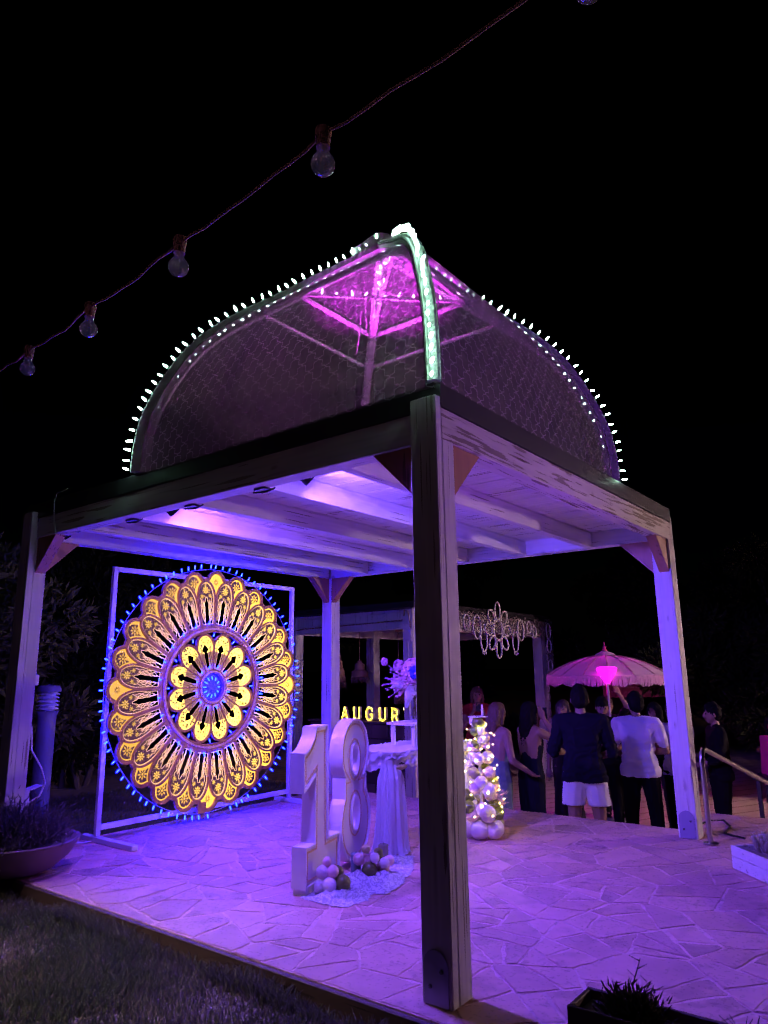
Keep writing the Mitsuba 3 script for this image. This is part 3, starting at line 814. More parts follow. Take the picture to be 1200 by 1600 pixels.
# hub: shallow dish of blue colour inside its ring of blue bulbs
put(lw, 'hub_dish', place(extr(Point(0, 0).buffer(0.137, 32), 0.006), off(-0.004)), 'mat_hub')
def bulb_ring(name, r, angs, z, outward=True, s=1.0, tilt=0.25):
    for a in angs:
        p = np.array([math.sin(a) * r, math.cos(a) * r, z, 1.0])
        d = np.array([math.sin(a), math.cos(a), 0]) * (1 if outward else -1) + np.array([0, 0, tilt])
        P, Dn = (RM @ p)[:3], RM[:3, :3] @ d
        putd(lw, name, LED_B, Mt(P, Dn, s * 1.3))
q = np.random.default_rng(8)
bulb_ring('rim_bulb', 1.185, [k * 2 * PI / 84 + q.normal(0, .006) for k in range(84) if k not in (40, 41, 17)], 0.012, s=1.0)
bulb_ring('ring_bulb', 0.615, [(k + .5) * DA for k in range(24)], 0.030, s=1.05, tilt=0.5)
bulb_ring('ring_bulb', 0.495, [k * PI / 6 for k in range(12)], 0.006, s=0.95, tilt=0.5)
bulb_ring('hub_bulb', 0.185, [(k + .5) * PI / 6 for k in range(12)], 0.022, s=0.9, tilt=0.5)
bulb_ring('hub_bulb', 0.105, [k * PI / 6 for k in range(12)], 0.006, outward=False, s=0.95, tilt=0.4)
put(lw, 'rim_cable', tube([(RM @ np.array([math.sin(a) * 1.172, math.cos(a) * 1.172, 0.006, 1]))[:3] for a in np.linspace(0, 2 * PI, 120, endpoint=False)], 0.0035, 5, closed=True), 'mat_wire')
put(lw, 'plug_box', bx(1.80, 1.90, 4.00, 4.028, 0.075, 0.175, 0.004), 'mat_luminaria')

fs = thing('frame_stand', 'white square steel tube stand that carries the light wheel', 'stand')
fy0, fy1 = 4.065, 4.105
FX0, FX1, FZ = 0.80, 3.11, 2.345
put(fs, 'upright', bx(FX0, FX0 + .045, fy0, fy1, 0.045, FZ, 0.003), 'mat_frame_white')
put(fs, 'upright', bx(FX1 - .045, FX1, fy0, fy1, 0.045, FZ, 0.003), 'mat_frame_white')
put(fs, 'rail', bx(FX0 + .046, FX1 - .046, fy0 + .002, fy1 - .002, FZ - .045, FZ - .001, 0.003), 'mat_frame_white')
put(fs, 'rail', bx(FX0 + .046, FX1 - .046, fy0 + .002, fy1 - .002, 0.09, 0.135, 0.003), 'mat_frame_white')
put(fs, 'foot', bx(FX0 - .01, FX0 + .05, 3.52, 4.29, 0.004, 0.044, 0.003), 'mat_frame_white')
put(fs, 'foot', bx(FX1 - .05, FX1 + .01, 3.62, 4.29, 0.004, 0.044, 0.003), 'mat_frame_white')
put(fs, 'hanger', bx(1.86, 1.98, 4.03, 4.064, 0.10, 0.132), 'mat_frame_white')

# ------------------------------------------------------------------ numerals 1 and 8
th = math.radians(17)
NU, NN = np.array([math.cos(th), math.sin(th), 0]), np.array([-math.sin(th), math.cos(th), 0])
NO = np.array([0.775, 1.575, 0.0])
def numeral(name, poly, back, depth, label):
    k = thing(name, label, 'number')
    o = NO + NN * (back + depth)
    M0 = basis(o, NU, [0, 0, 1], -NN)
    rim = poly.difference(poly.buffer(-0.012, join_style=2))
    put(k, 'shell', place(extr(rim, depth + 0.004), M0), 'mat_letter_white', 25)
    M1 = basis(o - NN * (depth - 0.022), NU, [0, 0, 1], -NN)
    put(k, 'face', place(extr(poly.buffer(-0.0122, join_style=2), 0.014), M1), 'mat_letter_panel', 25)
    M2 = basis(o - NN * (depth - 0.0075), NU, [0, 0, 1], -NN)
    tr = poly.buffer(-0.032, join_style=2).difference(poly.buffer(-0.044, join_style=2))
    put(k, 'trim_line', place(extr(tr, 0.003), M2), 'mat_trim', 25)
    return k
cv = [(0.10 - 0.175 * (1 - math.cos(t)) ** 0.8, 1.02 - 0.155 * math.sin(t)) for t in np.linspace(0.0, PI / 2, 9)]
one = Polygon([(-.035, .045), (.485, .045), (.485, .290), (.302, .290), (.285, 1.022)] + cv + [(-.068, .615), (.095, .70), (.095, .290), (-.035, .290)])
n1 = numeral('number_one', one.buffer(0), 0.0, 0.10, 'big white number 1 standing on the patio')
put(n1, 'plinth', place(extr(sbox(-.01, .003, .46, .044), 0.09), basis(NO + NN * 0.10, NU, [0, 0, 1], -NN)), 'mat_letter_white')
def ell(cx, cz, rx, rz): return affinity.translate(affinity.scale(Point(0, 0).buffer(1, 28), rx, rz), cx, cz)
eight = unary_union([ell(.785, .790, .255, .237), ell(.795, .300, .275, .278), sbox(.585, .46, .985, .62)]).difference(ell(.780, .735, .070, .107)).difference(ell(.787, .357, .070, .116))
numeral('number_eight', eight, 0.004, 0.10, 'big white number 8 standing beside the number 1')

# ------------------------------------------------------------------ cloth on the floor, balloons, candles
def cloth_strip():
    ol = Polygon([(.74, 1.58), (.72, 1.42), (.76, 1.25), (.93, 1.215), (1.04, 1.30), (1.09, 1.21), (1.36, 1.27), (1.63, 1.40), (1.93, 1.60), (1.83, 1.74), (1.40, 1.69), (1.2, 1.66)]).buffer(0.03).buffer(-0.01)
    g = 0.016
    x0, y0, x1, y1 = ol.bounds
    xs, ys = np.arange(x0, x1 + g, g), np.arange(y0, y1 + g, g)
    X, Y = np.meshgrid(xs, ys)
    from shapely import contains_xy, distance, points
    ins = contains_xy(ol.buffer(0.012), X, Y)
    dd = distance(ol.exterior, points(X, Y))
    P = np.stack([X * 9, Y * 9, X * 0], -1)
    n1_ = meshkit.fbm(P, 4, 3)
    n2_ = np.abs(meshkit.fbm(P * 1.7 + 9, 3, 6) - 0.5)
    Z = 0.006 + np.clip(dd * 6, 0, 1) * (0.13 * np.clip(n1_ - 0.38, 0, 1) + 0.17 * (0.18 - n2_).clip(0))
    X = X + (meshkit.fbm(P * 1.3 + 30, 3, 9) - .5) * 0.04
    Y = Y + (meshkit.fbm(P * 1.3 + 60, 3, 10) - .5) * 0.04
    V = np.stack([X, Y, Z], -1).reshape(-1, 3)
    w = len(xs)
    F = []
    for i in range(len(ys) - 1):
        for j in range(w - 1):
            if ins[i, j] and ins[i, j + 1] and ins[i + 1, j] and ins[i + 1, j + 1]:
                a = i * w + j
                F += [[a, a + 1, a + w + 1], [a, a + w + 1, a + w]]
    m = trimesh.Trimesh(V, F, process=False)
    m.remove_unreferenced_vertices()
    return m
solo('lace_cloth', cloth_strip(), 'mat_lace', 'white lace cloth crumpled on the flagstones in front of the numbers', 'cloth', smooth=True)

def balloon_mesh(r, d=(0, 0, -1)):
    prof = [(0.0, 1.0)] + [(math.sin(t), math.cos(t)) for t in np.linspace(0.15, 2.3, 14)] + [(0.50, -0.86), (0.22, -1.06), (0.07, -1.16), (0.10, -1.24), (0.0, -1.22)]
    m = trimesh.creation.revolve(np.array(prof)[::-1] * r, sections=18)
    a, b, c = frame_of(-np.asarray(d, float))
    return place(m, basis([0, 0, 0], a, b, c))
def balloons(parent, lst, core):
    for (p, r, mat) in lst:
        p = np.array(p, float)
        d = np.array(core, float) - p
        if np.linalg.norm(d) < 1e-3: d = np.array([0, 0, -1.0])
        d = d + np.array([0, 0, -0.02])
        m = balloon_mesh(r, d)
        m.apply_translation(p)
        put(parent, 'balloon', m, mat, True)
BWt, BB, BO, BS = 'mat_balloon_white', 'mat_balloon_blush', 'mat_balloon_olive', 'mat_balloon_sand'
k = thing('balloon_cluster', 'small cluster of white, blush and olive balloons by the foot of the number 1', 'balloons')
balloons(k, [((.885, 1.49, .055), .047, BWt), ((.955, 1.44, .060), .050, BO), ((.875, 1.545, .125), .042, BWt), ((.915, 1.49, .128), .040, BB), ((.905, 1.53, .182), .030, BB), ((1.00, 1.52, .105), .038, BO), ((.99, 1.55, .042), .036, BS), ((0.845, 1.54, .045), .036, BWt)], (.93, 1.51, .09))
k = thing('balloon_cluster', 'small cluster of white and olive balloons in front of the number 8', 'balloons')
balloons(k, [((1.30, 1.50, .058), .052, BO), ((1.315, 1.465, .135), .034, BWt), ((1.365, 1.42, .100), .036, BWt), ((1.36, 1.47, .160), .032, BO), ((1.30, 1.53, .185), .030, BS), ((1.40, 1.46, .055), .046, BB), ((1.43, 1.43, .10), .036, BB), ((1.245, 1.55, .13), .040, BB), ((1.40, 1.50, .12), .034, BO)], (1.345, 1.49, .11))
def candle(x, y, h, r, mat, label):
    k = thing('candle', label, 'candle')
    put(k, 'wax', lathe([(0, 0.018), (r, 0.018), (r, h - .004), (r - .004, h), (r * .5, h - .006), (0, h - .008)], 20, (x, y, 0)), mat, 40)
    put(k, 'wick', tube([(x, y, h - .01), (x + .002, y, h + .012)], 0.0015, 5), 'mat_black')
    put(k, 'holder', lathe([(0, 0.004), (r * 1.5, 0.004), (r * 1.5, 0.012), (r * 1.1, 0.017), (0, 0.017)], 20, (x, y, 0)), 'mat_letter_white', 40)
candle(1.275, 1.60, 0.155, 0.036, 'mat_candle', 'grey pillar candle between the two small balloon clusters')
candle(1.66, 1.66, 0.135, 0.036, 'mat_candle_olive', 'olive pillar candle at the foot of the draped table')

# ------------------------------------------------------------------ draped table with stool, vase and flowers
tb = thing('table', 'table draped with white ruffled cloth behind the numbers', 'table')
TX0, TX1, TY0, TY1, TH = 1.87, 3.02, 1.72, 2.22, 0.735
put(tb, 'tabletop', bx(TX0, TX1, TY0, TY1, TH - .03, TH, .004), 'mat_letter_white')
for (x, y) in ((TX0 + .05, TY0 + .05), (TX0 + .05, TY1 - .05), (TX1 - .05, TY0 + .05), (TX1 - .05, TY1 - .05)):
    put(tb, 'leg', bx(x - .02, x + .02, y - .02, y + .02, 0.004, TH - .031, .003), 'mat_letter_white')
def ruffle():
    """cloth over the top that hangs in swags over the four edges"""
    per = []
    def edge(a, b, n):
        for t in np.linspace(0, 1, n, endpoint=False): per.append((np.array(a) * (1 - t) + np.array(b) * t, t))
    c4 = [(TX0 - .012, TY0 - .012), (TX1 + .012, TY0 - .012), (TX1 + .012, TY1 + .012), (TX0 - .012, TY1 + .012)]
    for i in range(4): edge(c4[i], c4[(i + 1) % 4], 90 if i % 2 == 0 else 50)
    ctr = np.array([(TX0 + TX1) / 2, (TY0 + TY1) / 2])
    rows, V, N = 9, [], len(per)
    for j in range(rows):
        s = j / (rows - 1)
        for i, (p, t) in enumerate(per):
            drop = 0.035 + 0.115 * math.sin(PI * ((t * 1.0) % 1.0)) ** 0.8
            wv = 0.012 * math.sin(i * 0.9) + 0.008 * math.sin(i * 2.3 + 1)
            out_ = (p - ctr) / np.linalg.norm(p - ctr)
            q_ = p + out_ * (0.01 + wv * (0.4 + s) + 0.018 * math.sin(s * 9 + i * 0.35))
            V.append((q_[0], q_[1], TH + 0.016 + wv * 0.6 - drop * s + 0.006 * math.sin(s * 14 + i * 0.5)))
    F = []
    for j in range(rows - 1):
        for i in range(N):
            l = (i + 1) % N
            F += [[j * N + i, j * N + l, (j + 1) * N + l], [j * N + i, (j + 1) * N + l, (j + 1) * N + i]]
    # the top, crumpled
    gx, gy = 50, 24
    o = len(V)
    for a in np.linspace(0, 1, gy):
        for b in np.linspace(0, 1, gx):
            x, y = TX0 - .014 + (TX1 - TX0 + .028) * b, TY0 - .014 + (TY1 - TY0 + .028) * a
            V.append((x, y, TH + 0.006 + 0.022 * float(meshkit.fbm(np.array([[x * 16, y * 16, 0]]), 3, 4)[0])))
    for a in range(gy - 1):
        for b in range(gx - 1):
            q_ = o + a * gx + b
            F += [[q_, q_ + 1, q_ + gx + 1], [q_, q_ + gx + 1, q_ + gx]]
    return trimesh.Trimesh(np.array(V), F, process=False)
put(tb, 'swag_cloth', ruffle(), 'mat_cloth', True)
def drape(x, y, r0, r1, r2, zt):
    """gathered curtain hanging round a corner, tied near the top, spreading on the floor"""
    n, rows, V, F = 96, 40, [], []
    rg = np.random.default_rng(int(x * 100))
    ph = rg.uniform(0, 6, 4)
    for j in range(rows):
        s = j / (rows - 1)
        z = zt * (1 - s) + 0.012 * s
        R = np.interp(s, [0, .06, .2, .55, .85, .96, 1.0], [r0 * .8, r0 * .65, r0, r1, r1 * 1.08, r2 * .9, r2])
        amp = np.interp(s, [0, .1, 1], [.10, .12, .20])
        for i in range(n):
            a = 2 * PI * i / n
            f = 1 + amp * (math.sin(9 * a + ph[0] + s * 1.2) * .6 + math.sin(17 * a + ph[1] - s * 2) * .45 + 0.35 * math.sin(5 * a + ph[2] + 2 * s))
            V.append((x + R * f * math.cos(a), y + R * f * math.sin(a) * 0.85, z + (0.02 * abs(math.sin(7 * a)) if j == rows - 1 else 0)))
    for j in range(rows - 1):
        for i in range(n):
            l = (i + 1) % n
            F += [[j * n + i, j * n + l, (j + 1) * n + l], [j * n + i, (j + 1) * n + l, (j + 1) * n + i]]
    return trimesh.Trimesh(np.array(V), F, process=False)
put(tb, 'side_drape', drape(1.90, 1.77, .105, .115, .150, TH - .035), 'mat_cloth', True)
put(tb, 'side_drape', drape(2.97, 1.77, .105, .115, .150, TH - .035), 'mat_cloth', True)
put(tb, 'drape_bow', cat(ball((1.90, 1.66, TH - .09), .022, 1), ball((1.87, 1.655, TH - .085), .026, 1, (1.4, .6, .7)), ball((1.93, 1.655, TH - .085), .026, 1, (1.4, .6, .7))), 'mat_balloon_sand', True)

sl = thing('stool', 'small white stool standing on the draped table', 'stool')
put(sl, 'seat', bx(2.27, 2.72, 1.79, 2.09, .925, .948, .004), 'mat_letter_white')
for (x, y) in ((2.315, 1.83), (2.675, 1.83), (2.315, 2.05), (2.675, 2.05)):
    put(sl, 'leg', bx(x - .016, x + .016, y - .016, y + .016, TH + .02, .9245, .003), 'mat_letter_white')
put(sl, 'apron', bx(2.33, 2.66, 1.82, 1.84, .885, .9245, .002), 'mat_letter_white')
VX, VY = 2.45, 1.915
vs = thing('vase', 'clear glass vase of stems on the small white stool', 'vase')
put(vs, 'glass', lathe([(0, .950), (.042, .950), (.046, 1.0), (.05, 1.15), (.047, 1.15), (.042, 1.0), (.038, .958), (0, .958)], 24, (VX, VY, 0)), 'mat_thin_glass', True)
bq = thing('flower_bouquet', 'bouquet of pink, white and blue flowers with a white bow in the glass vase', 'bouquet')
rr = np.random.default_rng(21)
BC = np.array([VX - .03, VY - .02, 1.30])
stems = []
for i in range(12):
    a = rr.uniform(0, 2 * PI)
    t = np.array([BC[0] + .12 * math.cos(a), BC[1] + .12 * math.sin(a), 1.24])
    stems.append(tube([(VX + .02 * math.cos(a + 2), VY + .02 * math.sin(a + 2), .965), (VX + .01 * math.cos(a), VY + .01 * math.sin(a), 1.14), t], .003, 5))
put(bq, 'stems', cat(stems), 'mat_leaf_hedge')
def bloom(c, r, n, seed, squash=0.8):
    g = np.random.default_rng(seed)
    V, F = [], []
    for i in range(n):
        d = g.normal(size=3); d /= np.linalg.norm(d)
        a, b, d = frame_of(d)
        p = np.array(c) + d * r * g.uniform(.78, 1.0)
        w = r * g.uniform(.20, .32)
        o = len(V)
        V += [p - a * w, p - b * w * .8 + d * w * .2, p + a * w, p + b * w * .8 + d * w * .35]
        F += [[o, o + 1, o + 2], [o, o + 2, o + 3]]
    return trimesh.Trimesh(np.array(V), F, process=False)
put(bq, 'pink_bloom', bloom((BC[0] - .03, BC[1] - .02, 1.37), .115, 420, 1), 'mat_petal_pink', False)
put(bq, 'blue_bloom', cat(bloom((BC[0] - .095, BC[1] - .090, 1.365), .062, 320, 2), ball((BC[0] - .095, BC[1] - .090, 1.365), .05, 2)), 'mat_petal_blue', False)
put(bq, 'pink_bloom', bloom((BC[0] - .12, BC[1] + .07, 1.43), .05, 140, 3), 'mat_petal_pink', False)
put(bq, 'stalk', tube([(BC[0] - .02, BC[1], 1.26), (BC[0] - .12, BC[1] + .10, 1.38), (BC[0] - .20, BC[1] + .17, 1.45)], .0025, 5), 'mat_petal_pink')
put(bq, 'small_bloom', bloom((BC[0] - .20, BC[1] + .17, 1.46), .035, 90, 4), 'mat_petal_pink', False)
sprig = []
for i in range(150):
    p = np.array([BC[0] - .14, BC[1] + .05, 1.29]) + rr.normal(0, 1, 3) * np.array([.07, .09, .055])
    sprig.append(tube([np.array([BC[0] - .02, BC[1], 1.26]), (np.array([BC[0] - .02, BC[1], 1.26]) + p) / 2 + [0, 0, .015], p], .0012, 3))
    sprig.append(ball(p, rr.uniform(.005, .011), 0))
put(bq, 'dried_sprigs', cat(sprig), 'mat_petal_pink')
def ribbon(p0, p1, p2, w0, w1, seed):
    n, V, F = 14, [], []
    p0, p1, p2 = map(np.array, (p0, p1, p2))
    for i in range(n):
        t = i / (n - 1)
        c = p0 * (1 - t) ** 2 + 2 * p1 * t * (1 - t) + p2 * t * t
        d = 2 * (1 - t) * (p1 - p0) + 2 * t * (p2 - p1)
        sd = np.cross(d, [0.6, 0.75, 0.1]); sd /= np.linalg.norm(sd)
        w = w0 + (w1 - w0) * math.sin(PI * min(t * 1.1, 1)) if t < .95 else w0 * .4
        for s_ in (-1, -.33, .33, 1): V.append(c + sd * w * s_ + np.array([.55, .65, 0]) * .012 * math.sin(s_ * 3 + t * 6 + seed))
    for i in range(n - 1):
        for s_ in range(3):
            a = i * 4 + s_
            F += [[a, a + 1, a + 5], [a, a + 5, a + 4]]
    return trimesh.Trimesh(np.array(V), F, process=False)
B0 = (VX - .03, VY - .07, 1.235)
put(bq, 'bow', cat(ribbon(B0, (VX - .20, VY + .0, 1.30), (VX - .26, VY + .06, 1.235), .012, .035, 0), ribbon(B0, (VX - .14, VY - .06, 1.27), (VX - .15, VY - .02, 1.07), .02, .05, 1),
                   ribbon(B0, (VX + .02, VY - .10, 1.22), (VX - .01, VY - .06, 1.04), .02, .045, 2), ribbon(B0, (VX + .14, VY - .14, 1.31), (VX + .2, VY - .12, 1.2), .012, .04, 3)), 'mat_petal_white', True)

# ------------------------------------------------------------------ balloon column
bc = thing('balloon_column', 'tall column of white, blush and olive balloons wound with tiny warm lights', 'balloon column')
AXB = np.array([2.735, 1.45])
put(bc, 'pole', tube([(AXB[0], AXB[1], .004), (AXB[0], AXB[1], .97)], .012, 8), 'mat_letter_white')
rr = np.random.default_rng(2)
lst = [((2.80, 1.375, .085), .083, BWt), ((2.715, 1.47, .085), .083, BWt), ((2.86, 1.40, .11), .08, BS), ((2.70, 1.56, .10), .085, BWt), ((2.745, 1.40, .205), .072, BWt), ((2.83, 1.36, .20), .060, BO), ((2.855, 1.40, .25), .06, BO), ((2.66, 1.5, .22), .07, BB)]
z = .27
while z < .95:
    R = np.interp(z, [.25, .6, .95], [.135, .085, .030])
    for _ in range(4):
        a = rr.uniform(0, 2 * PI)
        r = rr.uniform(.034, .056) * np.interp(z, [.3, .95], [1.1, .95])
        lst.append(((AXB[0] + R * math.cos(a), AXB[1] + R * math.sin(a), z + rr.uniform(-.02, .02)), r, rr.choice([BWt, BB, BO, BS], p=[.42, .20, .26, .12])))
    z += .066
for (p, r, mat) in lst:
    m = balloon_mesh(r, np.array([AXB[0] - p[0], AXB[1] - p[1], -0.03]))
    m.apply_translation(p)
    put(bc, 'balloon', m, mat, True)
FAIRY = mikit.ply(ball((0, 0, 0), .0042, 1), 'mat_led', smooth=True, **glow((120, 92, 14), 0.14))
pts = []
for i in range(70):
    z = .16 + .80 * i / 70
    a = i * 0.83
    R = np.interp(z, [.15, .3, .6, .95], [.20, .185, .138, .082]) + rr.normal(0, .012)
    P = np.array([AXB[0] + R * math.cos(a), AXB[1] + R * math.sin(a), z])
    pts.append(P)
    putd(bc, 'tiny_light', FAIRY, T().translate(P.tolist()))
put(bc, 'light_wire', tube(pts, .0011, 4), 'mat_wire')
pam = []
for i in range(260):
    p = np.array([2.88, 1.38, .26]) + rr.normal(0, 1, 3) * np.array([.035, .035, .055])
    d = rr.normal(0, 1, 3); d[2] = abs(d[2]); d /= np.linalg.norm(d)
    pam.append(tube([p, p + d * .045], [.0022, .0006], 3))
put(bc, 'pampas_tuft', cat(pam), 'mat_petal_pink')
put(bc, 'top_plate', lathe([(0, .975), (.085, .982), (.088, .988), (0, .984)], 20, (AXB[0], AXB[1], 0)), 'mat_letter_white', 40)
star = Polygon([(math.sin(k * PI / 5) * (.05 if k % 2 == 0 else .018), math.cos(k * PI / 5) * (.05 if k % 2 == 0 else .018)) for k in range(10)])
put(bc, 'starfish', place(extr(star, .012), basis([AXB[0] + .03, AXB[1] - .02, 1.035], NU, [0, 0, 1], -NN)), 'mat_letter_white')

# ------------------------------------------------------------------ back pergola with its bar
pg = thing('pergola', 'pale timber pergola behind the gazebo with a corner post and dark flat roof', 'pergola')
GX, GY, GX1, GY1, GZ = 6.65, 4.95, 11.25, 7.55, 2.36
for (x, y) in ((GX, GY), (GX, GY1), (GX1, GY), (GX1, GY1), (8.9, GY1)):
    put(pg, 'post', bx(x - .10, x + .10, y - .10, y + .10, TZ + .003, GZ - .001, .006), 'mat_pergola_z')
def xb(name, y, z0, z1, t): put(pg, name, bx(GX + .101, GX1 - .101, y - t, y + t, z0, z1, .005), 'mat_pergola')
def yb(name, x, z0, z1, t): put(pg, name, bx(x - t, x + t, GY + .101, GY1 - .101, z0, z1, .005), 'mat_pergola_z')
for z0, z1, t in ((2.04, 2.17, .07), (2.172, 2.30, .078), (2.302, 2.355, .088)):
    xb('beam_board', GY, z0, z1, t); xb('beam_board', GY1, z0, z1, t); yb('beam_board', GX, z0, z1, t); yb('beam_board', GX1, z0, z1, t)
put(pg, 'roof', bx(GX - .22, GX1 + .22, GY - .22, GY1 + .22, 2.362, 2.47, .01), 'mat_fascia')
for i in range(9):
    y0 = GY + .11 + i * (GY1 - GY - .22) / 9
    put(pg, 'ceiling_board', bx(GX + .09, GX1 - .09, y0 + .003, y0 + (GY1 - GY - .22) / 9 - .003, 2.306, 2.330, .002), 'mat_ceiling')
for x in (7.6, 8.6, 9.6, 10.5):
    put(pg, 'joist', bx(x - .04, x + .04, GY + .09, GY1 - .09, 2.21, 2.304, .003), 'mat_ceiling')
jb = thing('junction_box', 'upper grey cable box on the corner post of the pergola', 'electrical box', None)
put(jb, 'box', bx(GX - .128, GX - .1015, GY - .06, GY + .08, 2.11, 2.25, .006), 'mat_bollard_white')
put(jb, 'cable', tube([(GX - .115, GY + .06, 2.25), (GX - .14, GY + .03, 2.33), (GX - .135, GY - .03, 2.32), (GX - .118, GY - .05, 2.22), (GX - .113, GY - .07, 2.05)], .010, 6), 'mat_socket')
put(jb, 'cable', tube([(GX - .115, GY + .08, 2.18), (GX - .105, GY + .6, 2.165), (GX - .10, GY + 1.4, 2.15), (GX - .105, GY + 2.3, 2.135), (GX - .12, GY1 - .02, 2.10), (GX - .12, GY1 + .12, 2.0)], .008, 6), 'mat_socket')
jb = thing('junction_box', 'lower pale cable box on the corner post of the pergola', 'electrical box', None)
put(jb, 'box', bx(GX - .126, GX - .1015, GY - .085, GY + .05, 1.85, 2.03, .006), 'mat_letter_white')
put(jb, 'conduit', tube([(GX - .112, GY - .02, 1.849), (GX - .112, GY - .02, -.2)], .012, 6), 'mat_bollard_white')

# bar counter of stone blocks under the left beam of the pergola
bar_k = thing('bar_counter', 'stone block bar counter inside the pergola under the lit letters', 'bar')
put(bar_k, 'core', bx(6.95, 7.25, GY + .12, GY1 - .12, TZ + .003, .52), 'mat_bar_stone_dark')
put(bar_k, 'worktop', bx(6.86, 7.32, GY + .11, GY1 - .11, .523, .56, .005), 'mat_bar_stone')
rr = np.random.default_rng(12)
zc = TZ + .008
for row in range(5):
    hh = (0.51 - TZ) / 5
    y = GY + .125
    while y < GY1 - .16:
        w = rr.uniform(.22, .42)
        y2 = min(y + w, GY1 - .125)
        if GY1 - .125 - y2 < .12: y2 = GY1 - .125
        d = rr.uniform(.012, .035)
        put(bar_k, 'block', bx(6.945 - d, 6.95, y + .006, y2 - .006, zc + .006, zc + hh - .006, .008), 'mat_bar_stone' if rr.random() < .7 else 'mat_bar_stone_dark')
        y = y2
    zc += hh

# lit letters on the bar
LETTER_GLOW = dict(glow((1.55, 1.02, 0.08), 0.5))
POS = {'A': 'left end', 'G': 'middle', 'R': 'right end'}
def marquee(ch, y, label):
    k = thing('light_letter', label, 'letter', None)
    m = meshkit.text_mesh(ch, 0.215, 0.045, bold=True)
    w = m.bounds[1][0] - m.bounds[0][0]
    m.apply_translation([-(m.bounds[0][0] + w / 2), -m.bounds[0][1], 0])
    m.apply_scale([.82, 1, 1])
    M = basis([6.965, y, .5615], [0, -1, 0], [0, 0, 1], [-1, 0, 0])
    put(k, 'shell', place(m, M), 'mat_letter_white')
    f = meshkit.text_mesh(ch, 0.215, 0.003, bold=True)
    f.apply_translation([-(f.bounds[0][0] + w / 2), -f.bounds[0][1], 0.0465])
    f.apply_scale([.82, 1, 1])
    put(k, 'lit_face', place(f, M), 'mat_led', **LETTER_GLOW)
    # bulbs along the strokes
    pts, _ = trimesh.sample.sample_surface_even(f, 26, seed=4)
    pts = pts[pts[:, 2] > .045] if len(pts) else pts
    put(k, 'bulbs', place(cat([ball((p[0], p[1], .053), .008, 1) for p in pts[:16]]), M), 'mat_led', True, **glow((6.5, 4.6, 0.9), 0.2))
    labels[k + '__bulbs'] = {'label': 'tiny bulbs along the strokes of the letter', 'kind': 'stuff'}
    # serif feet and caps of the letter's tin case
    return k
for ch, y, lb in (('A', 6.60, 'glowing yellow letter A at the left end of the row on the bar'), ('U', 6.33, 'glowing yellow letter U between the letters A and G on the bar'),
                  ('G', 6.05, 'glowing yellow letter G in the row on the bar'), ('U', 5.77, 'glowing yellow letter U between the letters G and R on the bar'),
                  ('R', 5.51, 'glowing yellow letter R in the row on the bar'), ('I', 5.28, 'glowing yellow letter I at the right end of the row on the bar')):
    marquee(ch, y, lb)

# woven lamps hanging in the pergola
def pendant(x, y, zt, tiers, label):
    k = thing('pendant_lamp', label, 'pendant lamp')
    put(k, 'cap', lathe([(0, 2.205), (.05, 2.205), (.05, 2.185), (.02, 2.16), (0, 2.16)], 16, (x, y, 0)), 'mat_bollard_white', 40)
    put(k, 'cord', tube([(x, y, 2.165), (x, y, zt - .01)], .006, 5), 'mat_macrame')
    z = zt
    prof_ = []
    for (r, h) in tiers:
        prof_ += [(r * .93, z), (r, z - h * .9)]
        z -= h
    put(k, 'shade', lathe([(0.012, zt + .005)] + prof_, 28, (x, y, 0)), 'mat_macrame', 40)
    fr = []
    r = tiers[-1][0]
    for i in range(40):
        a = 2 * PI * i / 40
        fr.append(tube([(x + r * math.cos(a), y + r * math.sin(a), z + .01), (x + r * 1.01 * math.cos(a), y + r * 1.01 * math.sin(a), z - rr.uniform(.07, .12))], [.008, .003], 4))
    put(k, 'fringe', cat(fr), 'mat_macrame')
pendant(8.0, 7.16, 1.58, [(.05, .05), (.10, .14), (.165, .12)], 'small woven pendant lamp with a fringe hanging in the pergola')
pendant(7.35, 7.18, 1.80, [(.05, .10), (.09, .13), (.12, .13), (.15, .13), (.18, .13)], 'tall tiered woven pendant lamp hanging at the left of the pergola')
pendant(8.3, 6.45, 1.05, [(.05, .06), (.09, .1)], 'woven pendant lamp on a long cord behind the bouquet')

# unlit light ornament on the pergola's right-hand beam
orn = thing('light_ornament', 'unlit white light tube ornament with a central flower on the pergola beam', 'light display')
OY = 4.695
def oval(cx, cz, rx, rz, t=.016, n=28, y=OY, rot=0.0):
    a = np.linspace(0, 2 * PI, n, endpoint=False)
    X, Z = rx * np.cos(a), rz * np.sin(a)
    c_, s_ = math.cos(rot), math.sin(rot)
    return tube(np.stack([cx + X * c_ - Z * s_, np.full(n, y), cz + X * s_ + Z * c_], 1), t, 6, closed=True)
fx, fz_ = 9.06, 2.10
put(orn, 'flower_loop', oval(fx, fz_, .165, .20, .024), 'mat_led_tube', True)
for i in range(8):
    a = i * PI / 4
    R = .345 if i % 2 == 0 else .335
    put(orn, 'flower_loop', oval(fx + R * math.sin(a) * 1.0, fz_ + R * math.cos(a), .10, .165 if i % 4 == 0 else .14, .021, rot=-a), 'mat_led_tube', True)
for (x, z, rx, rz) in ((8.30, 2.13, .13, .21), (8.52, 1.90, .115, .19), (9.72, 1.90, .115, .19), (9.96, 2.13, .13, .20), (10.32, 2.20, .09, .11), (10.55, 2.12, .08, .12), (7.95, 2.20, .10, .13), (7.6, 2.12, .1, .14)):
    put(orn, 'side_loop', oval(x, z, rx, rz, .017), 'mat_led_tube', True)
